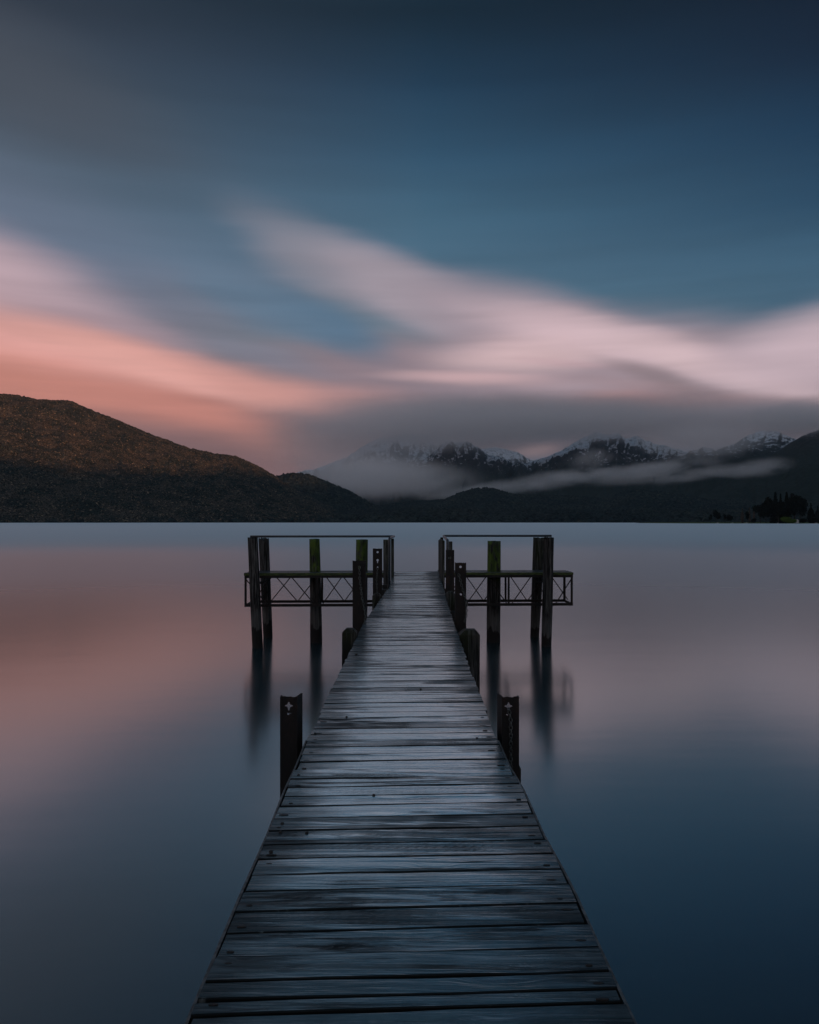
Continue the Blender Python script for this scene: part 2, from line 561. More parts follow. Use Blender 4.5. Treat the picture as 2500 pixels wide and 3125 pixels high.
df = t.new('ShaderNodeBsdfDiffuse')
bed = t.noise(g, 6.0, 4, 0.7)
t.put(df.inputs['Color'], t.mix(t.rng(bed, 0.45, 0.75), (0.002, 0.021, 0.028, 1), (0.008, 0.034, 0.042, 1)))
fr = t.new('ShaderNodeFresnel')
fr.inputs['IOR'].default_value = 3.1
mx = t.new('ShaderNodeMixShader')
t.l.new(t.math('MULTIPLY_ADD', fr.outputs[0], 0.84, 0.16), mx.inputs[0])
t.l.new(df.outputs[0], mx.inputs[1])
t.l.new(gl.outputs[0], mx.inputs[2])
t.l.new(mx.outputs[0], out.inputs[0])
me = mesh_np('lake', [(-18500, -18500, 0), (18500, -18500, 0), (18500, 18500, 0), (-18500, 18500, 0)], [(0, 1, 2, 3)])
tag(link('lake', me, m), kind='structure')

# ------------------------------------------------------------------ wood, steel and moss
def attr(t, name, out='Vector'):
    a = t.new('ShaderNodeAttribute', attribute_name=name)
    return a.outputs[out]


def set_attr(me, pc, pid):
    a = me.attributes.new('pc', 'FLOAT_VECTOR', 'POINT')
    a.data.foreach_set('vector', np.asarray(pc, np.float32).ravel())
    b = me.attributes.new('pid', 'FLOAT', 'POINT')
    b.data.foreach_set('value', np.asarray(pid, np.float32).ravel())


def plank_mat():
    m, t, out = new_mat('wet_planks')
    pc = attr(t, 'pc')
    pid = attr(t, 'pid', 'Fac')
    seed = t.math('MULTIPLY', pid, 61.7)
    v = t.vmath('ADD', pc, t.xyz(seed, t.math('MULTIPLY', pid, 13.1), 0.0))
    # knots bend the grain around them
    vor = t.new('ShaderNodeTexVoronoi', feature='F1')
    t.put(vor.inputs['Vector'], t.vmath('MULTIPLY', v, (1.5, 6.5, 0.0)))
    vor.inputs['Scale'].default_value = 1.0
    kd = vor.outputs['Distance']
    knot = t.rng(kd, 0.30, 0.0, 0.0, 1.0)
    bend = t.noise(t.vmath('MULTIPLY', v, (2.2, 5.0, 0.0)), 1.0, 2, 0.5)
    x, y, z = t.sep(v)
    yy = t.math('ADD', y, t.math('MULTIPLY', t.math('SUBTRACT', bend, 0.5), 0.035))
    yy = t.math('ADD', yy, t.math('MULTIPLY', knot, 0.035))
    gv = t.xyz(t.math('MULTIPLY', x, 0.7), t.math('MULTIPLY', yy, 26.0), z)
    ridges = t.noise(gv, 1.0, 3, 0.6)
    fine = t.noise(t.xyz(t.math('MULTIPLY', x, 7.0), t.math('MULTIPLY', yy, 110.0), z), 1.0, 3, 0.6)
    saw = t.noise(t.mapping(v, rot=(0, 0, R(38)), scale=(8, 60, 1)), 1.0, 2, 0.5)
    sawm = t.rng(t.noise(t.vmath('MULTIPLY', v, (1.1, 3.0, 1.0)), 1.0, 2, 0.5), 0.5, 0.62)
    blotch = t.noise(t.vmath('MULTIPLY', v, (1.7, 7.0, 1.0)), 1.0, 4, 0.6)
    # colour of the timber: weathered grey-brown, per-board tone
    pr = t.new('ShaderNodeTexWhiteNoise', noise_dimensions='1D')
    t.put(pr.inputs['W'], t.math('MULTIPLY', pid, 91.3))
    r1 = pr.outputs['Value']
    r2 = t.sep(pr.outputs['Color'])[1]
    c = t.mix(t.rng(blotch, 0.35, 0.65), (0.014, 0.018, 0.020, 1), (0.066, 0.090, 0.104, 1))
    c = t.mix(t.rng(ridges, 0.42, 0.6), c, (0.012, 0.014, 0.015, 1))
    c = t.mix(t.math('MULTIPLY', t.rng(fine, 0.5, 0.7), 0.5), c, (0.15, 0.175, 0.185, 1))
    c = t.mix(t.math('MULTIPLY', knot, 0.8), c, (0.02, 0.016, 0.013, 1))
    c = t.vmath('SCALE', c, scale=t.math('ADD', 0.40, t.math('MULTIPLY', r1, 0.75)))
    c = t.mix(t.math('MULTIPLY', t.rng(r2, 0.60, 0.80), 0.6), c, t.vmath('MULTIPLY', c, (1.15, 0.80, 0.62)))
    # shade painted into the board sides and arrises so seams stay dark
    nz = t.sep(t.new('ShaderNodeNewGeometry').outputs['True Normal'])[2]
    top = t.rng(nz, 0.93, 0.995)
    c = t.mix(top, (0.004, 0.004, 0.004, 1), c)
    # pale algae film and scuffs
    film = t.noise(t.vmath('MULTIPLY', v, (9.0, 26.0, 1.0)), 1.0, 5, 0.75)
    fm = t.math('MULTIPLY', t.rng(film, 0.58, 0.68), t.rng(blotch, 0.48, 0.6))
    c = t.mix(t.math('MULTIPLY', fm, 0.5), c, (0.24, 0.28, 0.29, 1))
    # darker damp ends and bands
    wetn = t.noise(t.vmath('MULTIPLY', v, (1.3, 15.0, 1.0)), 1.0, 4, 0.62, 0.3)
    wet = t.rng(t.math('ADD', wetn, t.math('MULTIPLY', t.math('SUBTRACT', r2, 0.38), 0.42)), 0.42, 0.53)
    wpos = t.vmath('ADD', t.vmath('MULTIPLY', t.new('ShaderNodeNewGeometry').outputs['Position'], (1.5, 0.9, 0.0)), t.xyz(t.math('MULTIPLY', r1, 0.9), t.math('MULTIPLY', r2, 1.3), 0.0))
    wp = t.noise(wpos, 1.0, 3, 0.55)
    wet = t.math('ADD', t.math('MULTIPLY', wet, 0.75), t.rng(wp, 0.36, 0.6, 0.0, 0.40), clamp=True)
    ends = t.rng(t.math('ADD', t.math('ABSOLUTE', t.sep(t.new('ShaderNodeNewGeometry').outputs['Position'])[0]), t.math('MULTIPLY', t.math('SUBTRACT', blotch, 0.5), 0.7)), 0.30, 0.62, 1.0, 0.25)
    wet = t.math('MULTIPLY', wet, ends)
    wet = t.math('MULTIPLY', wet, t.rng(t.sep(t.new('ShaderNodeNewGeometry').outputs['Position'])[1], 2.2, 4.2, 0.34, 1.0))
    rough = t.math('ADD', t.math('SUBTRACT', 0.72, t.math('MULTIPLY', wet, 0.48)), t.math('MULTIPLY', t.math('SUBTRACT', fine, 0.5), 0.16))
    hgt = t.math('ADD', t.math('MULTIPLY', ridges, 1.0), t.math('MULTIPLY', fine, 0.28))
    hgt = t.math('ADD', hgt, t.math('MULTIPLY', t.math('MULTIPLY', saw, sawm), 0.30))
    hgt = t.math('ADD', hgt, t.math('MULTIPLY', knot, -0.5))
    p = principled(t, out, c, rough, hgt, 0.0075, 0.8, spec=0.5)
    p.inputs['Specular Tint'].default_value = (0.66, 0.90, 1.0, 1)
    t.put(p.inputs['Specular IOR Level'], t.math('ADD', 0.15, t.math('MULTIPLY', wet, 0.3)))
    film_b = t.new('ShaderNodeBump')
    film_b.inputs['Strength'].default_value = 0.4
    film_b.inputs['Distance'].default_value = 0.007
    t.put(film_b.inputs['Height'], hgt)
    gl = t.new('ShaderNodeBsdfGlossy')
    t.put(gl.inputs['Color'], (0.80, 0.95, 0.97, 1))
    t.put(gl.inputs['Roughness'], t.math('ADD', 0.10, t.math('MULTIPLY', blotch, 0.20)))
    t.l.new(film_b.outputs[0], gl.inputs['Normal'])
    fr = t.new('ShaderNodeFresnel')
    fr.inputs['IOR'].default_value = 2.1
    t.l.new(film_b.outputs[0], fr.inputs['Normal'])
    ms = t.new('ShaderNodeMixShader')
    t.put(ms.inputs[0], t.math('MULTIPLY', t.math('MULTIPLY', wet, top), t.math('MULTIPLY', fr.outputs[0], 1.15), clamp=True))
    t.l.new(p.outputs[0], ms.inputs[1])
    t.l.new(gl.outputs[0], ms.inputs[2])
    t.l.new(ms.outputs[0], out.inputs[0])
    return m


def pile_mat(name, moss=0.0, dark=1.0):
    m, t, out = new_mat(name)
    pc = attr(t, 'pc')
    pid = attr(t, 'pid', 'Fac')
    v = t.vmath('ADD', pc, t.xyz(t.math('MULTIPLY', pid, 9.1), t.math('MULTIPLY', pid, 5.3), 0.0))
    x, y, z = t.sep(pc)
    g = t.noise(t.vmath('MULTIPLY', v, (26.0, 26.0, 1.3)), 1.0, 4, 0.65)
    bl = t.noise(t.vmath('MULTIPLY', v, (5.0, 5.0, 1.5)), 1.0, 4, 0.6)
    c = t.mix(t.rng(g, 0.44, 0.60), (0.002, 0.002, 0.002, 1), (0.050, 0.052, 0.052, 1))
    c = t.mix(t.math('MULTIPLY', t.rng(bl, 0.52, 0.66), 0.6), c, t.vmath('SCALE', c, scale=t.rng(g, 0.4, 0.6, 0.8, 2.6)))
    # bleached band above the tide line, black wet foot
    zz = t.math('ADD', t.math('ADD', z, t.math('MULTIPLY', t.math('SUBTRACT', pid, 0.5), 0.35)), t.math('MULTIPLY', t.math('SUBTRACT', bl, 0.5), 0.8))
    band = t.math('MULTIPLY', t.rng(zz, 0.36, 0.42), t.rng(zz, 1.1, 0.7))
    c = t.mix(t.math('MULTIPLY', band, 0.35), c, (0.13, 0.135, 0.135, 1))
    c = t.mix(t.rng(zz, 0.42, 0.34), c, (0.006, 0.005, 0.005, 1))
    if moss:
        n = t.noise(t.vmath('MULTIPLY', v, (8.0, 8.0, 3.0)), 1.0, 4, 0.65)
        f = t.math('MULTIPLY', t.rng(zz, 1.7, 2.1), t.rng(n, 0.34, 0.55))
        c = t.mix(t.math('MULTIPLY', f, moss), c, t.mix(t.rng(bl, 0.4, 0.6), (0.022, 0.045, 0.006, 1), (0.07, 0.12, 0.012, 1)))
    c = t.vmath('SCALE', c, scale=dark)
    principled(t, out, c, 0.75, g, 0.02, 0.9, spec=0.3)
    return m


def steel_mat(name, rust=0.5):
    m, t, out = new_mat(name)
    v = t.new('ShaderNodeTexCoord').outputs['Object']
    n = t.noise(t.vmath('MULTIPLY', v, (9.0, 9.0, 5.0)), 1.0, 5, 0.7)
    n2 = t.noise(v, 60.0, 4, 0.7)
    c = t.mix(t.rng(n, 0.42, 0.62), (0.002, 0.0018, 0.002, 1), (0.009, 0.005, 0.004, 1))
    c = t.mix(t.math('MULTIPLY', t.rng(n, 0.60, 0.70), rust), c, (0.060, 0.022, 0.008, 1))
    c = t.mix(t.math('MULTIPLY', t.rng(n2, 0.58, 0.70), 0.3), c, (0.016, 0.017, 0.018, 1))
    principled(t, out, c, 0.7, n2, 0.004, 0.7, metallic=0.0, spec=0.35)
    return m


def plain_mat(name, c1, c2, rough, sc=20.0, metallic=0.0, bump=0.002, stretch=(1, 1, 1), spec=0.5):
    m, t, out = new_mat(name)
    v = t.vmath('MULTIPLY', t.new('ShaderNodeTexCoord').outputs['Object'], stretch)
    n = t.noise(v, sc, 4, 0.65)
    c = t.mix(t.rng(n, 0.38, 0.64), (*c1, 1), (*c2, 1))
    principled(t, out, c, rough, n, bump, 0.8, metallic=metallic, spec=spec)
    return m


M_PLANK = plank_mat()
M_PILE = pile_mat('weathered_pile')
M_PILE_MOSS = pile_mat('mossy_pile', 0.95)
M_PILE_DARK = pile_mat('tarred_pile', 0.12, 0.7)
M_STEEL = steel_mat('rusted_steel', 0.35)
M_STEEL_RUST = steel_mat('rusted_steel_orange', 0.8)
M_PIPE = plain_mat('galvanised_pipe', (0.030, 0.036, 0.042), (0.07, 0.08, 0.09), 0.38, 40.0, metallic=0.7)
M_CHAIN = plain_mat('chain_steel', (0.03, 0.035, 0.036), (0.13, 0.15, 0.15), 0.4, 60.0, metallic=0.8)
M_BEAM = plain_mat('dark_beam', (0.006, 0.005, 0.005), (0.022, 0.021, 0.019), 0.8, 9.0, stretch=(1, 4, 4))
M_NAIL = plain_mat('nail_iron', (0.004, 0.004, 0.004), (0.012, 0.010, 0.009), 0.7, 200.0)
M_EDGE = plain_mat('edge_strip', (0.05, 0.05, 0.05), (0.13, 0.13, 0.13), 0.5, 30.0)
M_FASCIA = plain_mat('mossy_fascia', (0.020, 0.035, 0.012), (0.07, 0.10, 0.025), 0.85, 5.0, stretch=(1.5, 6, 6), bump=0.01)

CZ = CAM_H                   # the lens height; deck 1.45 m below it
DECK = CZ - 1.45


def wx(px, d):
    return (px - 1250.0) / FPX * d


def wz(py, d):
    return CZ - (py - HOR) / FPX * d


class MB:
    """collects shapes into one mesh"""
    def __init__(s):
        s.v, s.f, s.pc, s.pid, s.sm = [], [], [], [], []

    def add(s, verts, faces, pid=0.0, org=(0, 0, 0), smooth=False):
        b = len(s.v)
        s.v += [tuple(p) for p in verts]
        s.pc += [(p[0] - org[0], p[1] - org[1], p[2] - org[2]) for p in verts]
        s.pid += [pid] * len(verts)
        s.f += [tuple(i + b for i in f) for f in faces]
        s.sm += [smooth] * len(faces)

    def box(s, a, b, pid=0.0, bev=0.0):
        x0, y0, z0 = a
        x1, y1, z1 = b
        if bev <= 0:
            vs = [(x, y, z) for z in (z0, z1) for y in (y0, y1) for x in (x0, x1)]
            s.add(vs, [(0, 2, 3, 1), (4, 5, 7, 6), (0, 1, 5, 4), (2, 6, 7, 3), (0, 4, 6, 2), (1, 3, 7, 5)], pid)
        else:
            bm = bmesh.new()
            bmesh.ops.create_cube(bm, size=1)
            for w in bm.verts:
                w.co = Vector(((x0 + x1) / 2 + w.co.x * (x1 - x0), (y0 + y1) / 2 + w.co.y * (y1 - y0), (z0 + z1) / 2 + w.co.z * (z1 - z0)))
            bmesh.ops.bevel(bm, geom=bm.edges[:], offset=bev, segments=2, affect='EDGES')
            bm.verts.index_update()
            s.add([tuple(w.co) for w in bm.verts], [[w.index for w in f.verts] for f in bm.faces], pid)
            bm.free()

    def bar(s, p, q, w, h=None, pid=0.0):
        """square-section bar between two points"""
        h = h or w
        p, q = Vector(p), Vector(q)
        d = (q - p).normalized()
        u = d.cross(Vector((0, 1, 0)))
        if u.length < 0.05:
            u = d.cross(Vector((0, 0, 1)))
        u.normalize()
        n = d.cross(u).normalized()
        vs = [c + u * a * w / 2 + n * b * h / 2 for c in (p, q) for a, b in ((-1, -1), (1, -1), (1, 1), (-1, 1))]
        s.add(vs, [(3, 2, 1, 0), (4, 5, 6, 7), (0, 1, 5, 4), (1, 2, 6, 5), (2, 3, 7, 6), (3, 0, 4, 7)], pid)

    def tube(s, pts, r, n=12, cap=True, pid=0.0):
        pts = [Vector(p) for p in pts]
        rs = r if hasattr(r, '__len__') else [r] * len(pts)
        vs, fs = [], []
        prev = None
        for i, p in enumerate(pts):
            d = (pts[min(i + 1, len(pts) - 1)] - pts[max(i - 1, 0)]).normalized()
            if prev is None:
                u = d.cross(Vector((0.13, 0.21, 0.97)))
                if u.length < 0.1:
                    u = d.cross(Vector((1, 0, 0)))
            else:
                u = prev - d * prev.dot(d)
            u.normalize()
            prev = u
            w = d.cross(u)
            for k in range(n):
                a = 2 * math.pi * k / n
                vs.append(p + (u * math.cos(a) + w * math.sin(a)) * rs[i])
        for i in range(len(pts) - 1):
            for k in range(n):
                fs.append((i * n + k, i * n + (k + 1) % n, (i + 1) * n + (k + 1) % n, (i + 1) * n + k))
        if cap:
            fs.append(tuple(range(n - 1, -1, -1)))
            fs.append(tuple(range((len(pts) - 1) * n, len(pts) * n)))
        s.add(vs, fs, pid, smooth=True)

    def build(s, name, mat, parent=None, origin=None):
        v = s.v
        if origin is not None:
            v = [(a[0] - origin[0], a[1] - origin[1], a[2] - origin[2]) for a in v]
        me = bpy.data.meshes.new(name)
        me.from_pydata(v, [], s.f)
        me.polygons.foreach_set('use_smooth', s.sm)
        set_attr(me, s.pc, s.pid)
        me.update()
        o = link(name, me, mat, parent)
        if origin is not None:
            o.location = Vector(origin) - (parent.location if parent else Vector((0, 0, 0)))
        elif parent is not None:
            o.location = -parent.location
        return o


# ------------------------------------------------------------------ walkway
EDGE = [  # photo row, left edge, right edge of the boards
    (1743, 1203.0, 1339.5), (1752, 1200, 1341.5), (1785, 1190, 1351.3), (1799.5, 1185.6, 1356), (1801, 1180.5, 1356.5), (1830, 1160.5, 1362.8),
    (1900, 1110.5, 1385), (1980, 1073, 1413.5), (2041, 1041, 1434), (2160, 986, 1482), (2244, 948, 1509), (2248, 943.5, 1512), (2351, 903, 1557),
    (2380, 886, 1580), (2536, 826, 1650), (2680, 763, 1729), (2923, 661.5, 1837), (3125, 578, 1932)]
_d = np.array([1.45 * FPX / (e[0] - HOR) for e in EDGE])[::-1]
_l = np.array([(e[1] - 1250) / FPX * 1.45 * FPX / (e[0] - HOR) for e in EDGE])[::-1]
_r = np.array([(e[2] - 1250) / FPX * 1.45 * FPX / (e[0] - HOR) for e in EDGE])[::-1]


def deck_l(d):
    return float(np.interp(d, _d, _l))


def deck_r(d):
    return float(np.interp(d, _d, _r))


walk = empty('walkway', (0, 12, DECK), 'long narrow walkway of wet grey planks running out over the lake', 'walkway')
SKEW = 0.052


def plank_geo(mb, y0, y1, lz, pid, seg=26):
    """one board from y0 to y1 (metres out at the left end), worn edges, rounded arrises"""
    rr = random.Random(int(pid * 99991))
    yc = (y0 + y1) / 2
    xl = deck_l(yc) + rr.uniform(-0.008, 0.006)
    xr = deck_r(yc + 0.03) + rr.uniform(-0.006, 0.008)
    wob = rr.uniform(-0.004, 0.004)
    cupk = rr.uniform(-0.0012, 0.0008)
    th = 0.045
    b = 0.004
    prof = [(0, -th), (0, -b), (b * .3, -b * .3), (b, 0), (0.33, 0), (0.66, 0), (1 - b, 0), (1 - b * .3, -b * .3), (1, -b), (1, -th)]
    vs, fs = [], []
    n = len(prof)
    for i in range(seg + 1):
        s = i / seg
        x = xl + (xr - xl) * s
        skew = SKEW * (x - xl) + wob * s
        e0 = (vnoise(x * 5 + pid * 50, pid * 31) - 0.5) * 0.007
        e1 = (vnoise(x * 5 + pid * 70, pid * 57 + 5) - 0.5) * 0.007
        zz = lz + (vnoise(x * 1.5 + pid * 90, pid * 11) - 0.5) * 0.006
        for (u, z) in prof:
            if u in (0, b * .3, b):
                y = y0 + e0 + (u if u else 0)
            elif u > 0.9:
                y = y1 + e1 - (1 - u)
            else:
                y = y0 + (y1 - y0) * u
            cup = cupk * (1 - (2 * ((y - y0) / (y1 - y0)) - 1) ** 2) if 0.2 < u < 0.8 else 0
            vs.append((x, y + skew, DECK + zz + z + cup))
    for i in range(seg):
        for k in range(n - 1):
            a = i * n + k
            fs.append((a, a + 1, a + n + 1, a + n))
        fs.append((i * n + n - 1, i * n, (i + 1) * n, (i + 1) * n + n - 1))
    fs.append(tuple(range(n - 1, -1, -1)))
    fs.append(tuple(range(seg * n, seg * n + n)))
    mb.add(vs, fs, pid, org=(0, y0, DECK))
    return xl, xr


NEAR = [2.307, 2.378, 2.472, 2.617, 2.773, 2.924, 3.082, 3.225, 3.375, 3.528, 3.686, 3.843, 4.002, 4.140, 4.286]
seams = []
y = 2.307
pr_ = random.Random(5)
back = []
while y > -2.0:
    y -= 0.152 + pr_.uniform(-0.006, 0.006)
    back.append(y)
seams = back[::-1] + NEAR
y = 4.286
while y < 22.75:
    y += 0.150 + pr_.uniform(-0.012, 0.010)
    seams.append(y)
WIDE = {2.617, 2.924, 3.528}
count = 0
rest = MB()
front_planks = []
for i in range(len(seams) - 1):
    a, b_ = seams[i], seams[i + 1]
    gap = pr_.choice([0.004, 0.005, 0.006, 0.006, 0.008, 0.010, 0.013])
    lz = pr_.uniform(-0.003, 0.001)
    pid = (i * 0.6180339) % 1.0
    if b_ > 2.25 and count < 99:
        mb = MB()
        xl, xr = plank_geo(mb, a + gap * 0.5, b_ - gap * 0.5, lz, pid, 30 if b_ < 8 else 14)
        o = mb.build('plank', M_PLANK, walk, origin=(0, (a + b_) / 2, DECK))
        front_planks.append((a, b_, xl, xr, lz))
        count += 1
    else:
        plank_geo(rest, a + gap * 0.5, b_ - gap * 0.5, lz, pid, 8)
tag(rest.build('plank', M_PLANK, walk), kind='stuff')

# nail holes and bolt heads on the nearer boards
nn = 0
for (a, b_, xl, xr, lz) in front_planks[:26]:
    for side in (0, 1):
        if nn >= 50:
            break
        x = xl + 0.045 + pr_.uniform(-0.008, 0.012) if side == 0 else xr - 0.05 + pr_.uniform(-0.012, 0.008)
        yy = a + (b_ - a) * pr_.choice([0.22, 0.28, 0.7]) + SKEW * (x - xl)
        mb = MB()
        L = pr_.uniform(0.010, 0.024)
        z = DECK + lz
        mb.add([(x + L * math.cos(k * math.pi / 5), yy + 0.0055 * math.sin(k * math.pi / 5), z + 0.0018) for k in range(10)]
               + [(x + L * math.cos(k * math.pi / 5), yy + 0.0055 * math.sin(k * math.pi / 5), z - 0.012) for k in range(10)],
               [tuple(range(10))] + [(k, k + 10, (k + 1) % 10 + 10, (k + 1) % 10) for k in range(10)])
        mb.build('nail', M_NAIL, walk, origin=(x, yy, z))
        nn += 1
for (px, py) in [(1058, 2189), (962, 2239), (1456, 2253.6), (911, 2366.6), (1141, 2428), (861.6, 2514.6), (856, 2540.7), (936.7, 2542.8), (827, 2600.7), (1377, 2044), (1088, 1998), (1284, 2103.6), (1293, 1766), (1370, 1878), (1205, 1747)]:
    d = 1.45 * FPX / (py - HOR)
    x = wx(px, d)
    mb = MB()
    r = 0.0085 if d < 8 else 0.014
    mb.tube([(x, d, DECK - 0.01), (x, d, DECK + r * 0.5), (x, d, DECK + r * 0.8)], [r, r, r * 0.7], 8)
    mb.build('bolt', M_NAIL, walk, origin=(x, d, DECK))

# edge strips outside the board ends on the nearer section, stringers below
for sgn, fn in ((-1, deck_l), (1, deck_r)):
    mb = MB()
    ys = np.linspace(0.3, 5.28, 26)
    prof = []
    for yq in ys:
        x = fn(max(yq, 2.3)) + sgn * 0.013 if yq >= 2.3 else fn(2.3) + sgn * 0.013
        prof.append((x, yq))
    vs, fs = [], []
    for (x, yq) in prof:
        for (du, z) in ((0, -0.02), (0.010, -0.02), (0.010, -0.16), (0, -0.16)):
            vs.append((x + sgn * du, yq, DECK + z + 0.004 * (vnoise(yq * 3, 2) - .5)))
    for i in range(len(prof) - 1):
        for k in range(4):
            fs.append((i * 4 + k, i * 4 + (k + 1) % 4, i * 4 + 4 + (k + 1) % 4, i * 4 + 4 + k))
    mb.add(vs, fs)
    mb.build('edge_strip', M_EDGE, walk)
for sgn, fn in ((-1, deck_l), (1, deck_r)):
    mb = MB()
    vs, fs = [], []
    ys = list(np.linspace(-2, 22.8, 50))
    for yq in ys:
        x = fn(yq) - sgn * 0.10
        for (du, z) in ((0.04, -0.05), (-0.04, -0.05), (-0.04, -0.27), (0.04, -0.27)):
            vs.append((x + du, yq, DECK + z))
    for i in range(len(ys) - 1):
        for k in range(4):
            fs.append((i * 4 + k, i * 4 + (k + 1) % 4, i * 4 + 4 + (k + 1) % 4, i * 4 + 4 + k))
    fs.append((len(vs) - 4, len(vs) - 3, len(vs) - 2, len(vs) - 1))
    mb.add(vs, fs)
    mb.build('stringer', M_BEAM, walk)
for d in (1.2, 5.6, 10.1, 15.15, 20.2):
    mb = MB()
    mb.box((deck_l(d) - 0.20, d - 0.10, DECK - 0.50), (deck_r(d) + 0.20, d + 0.10, DECK - 0.275), bev=0.008)
    mb.build('cross_beam', M_BEAM, walk)


# ------------------------------------------------------------------ round timber piles
def pile(x0, d0, ztop, x1, d1, r0, r1, mat, label, pid, jag=0.03, knob=0.0, square=0.0, group=None):
    """from (x0, d0) at the top to (x1, d1) at the waterline"""
    o0 = Vector((x1, d1, 0.0))
    rows, n = 40, 28
    mb = MB()
    vs, fs, = [], []
    zb = -1.2
    for i in range(rows + 1):
        z = ztop + (zb - ztop) * i / rows
        s = (ztop - z) / ztop
        cx, cy = x0 + (x1 - x0) * s, d0 + (d1 - d0) * s
        r = r0 + (r1 - r0) * min(1, s)
        for k in range(n):
            a = 2 * math.pi * k / n
            crack = (vnoise(a * 4.2 + pid * 40, z * 0.35 + pid * 9) ** 3) * -0.10 + (vnoise(math.cos(a) * 1.4 + pid * 7, z * 0.9 + math.sin(a)) - 0.5) * 0.07
            rad = r * (1 + crack)
            if square:
                q = max(abs(math.cos(a)), abs(math.sin(a)))
                rad *= (1 - square) + square * min(1.18, 1 / q)
            dz = (vnoise(math.cos(a) * 5 + pid * 13, math.sin(a) * 5) - 0.5) * jag if i == 0 else 0
            vs.append((cx + rad * math.cos(a), cy + rad * math.sin(a), z + dz))
    for i in range(rows):
        for k in range(n):
            fs.append((i * n + k, (i + 1) * n + k, (i + 1) * n + (k + 1) % n, i * n + (k + 1) % n))
    c = len(vs)
    # split, uneven top
    ring = []
    for k in range(n):
        a = 2 * math.pi * k / n
        ring.append(len(vs))
        vs.append((x0 + r0 * 0.55 * math.cos(a), d0 + r0 * 0.55 * math.sin(a), ztop + (vnoise(math.cos(a) * 6 + pid * 23, math.sin(a) * 6 + 3) - 0.6) * jag * 1.2))
    for k in range(n):
        fs.append((k, (k + 1) % n, ring[(k + 1) % n], ring[k]))
    fs.append(tuple(ring))
    mb.add(vs, fs, pid, org=(x0, d0, 0), smooth=True)
    o = mb.build('pile', mat, None, origin=tuple(o0))
    tag(o, label, 'pile', group or 'round timber piles around the landing')
    return o


def P(px_t, py_t, px_b, d, wt_, wb, mat, label, pid, **kw):
    zt = wz(py_t, d)
    return pile(wx(px_t, d), d, zt, wx(px_b, d), d, wt_ / 2 / FPX * d, wb / 2 / FPX * d, mat, label, pid, **kw)


P(771.5, 1640.6, 786, 21.80, 32, 33.5, M_PILE, 'tall grey weathered pile standing in front of the left end of the landing', 0.11, jag=0.04)
P(804.5, 1645.5, 818, 23.75, 32, 28.5, M_PILE, 'grey pile with a split ragged top behind the left end of the landing', 0.23, jag=0.16)
P(960, 1645, 965.5, 22.75, 32, 36.5, M_PILE_MOSS, 'slim round pile with green moss on its upper part, middle of the left landing', 0.37, jag=0.015)
P(1105, 1647, 1103, 22.75, 37, 36, M_PILE_MOSS, 'thick green mossy pile rising behind the tall steel post left of the walkway', 0.49, jag=0.015)
P(1508.5, 1651.5, 1506, 22.85, 39, 42, M_PILE_MOSS, 'broad flat-topped pile with green moss through the right landing', 0.58, jag=0.02, square=0.6)
P(1646, 1642.5, 1632, 23.9, 36, 27, M_PILE_DARK, 'dark pile half hidden behind the front pile at the right landing', 0.66, jag=0.07)
P(1676, 1641.5, 1668, 22.05, 31, 31.5, M_PILE, 'tall cracked grey pile in front of the right landing', 0.79, jag=0.06)


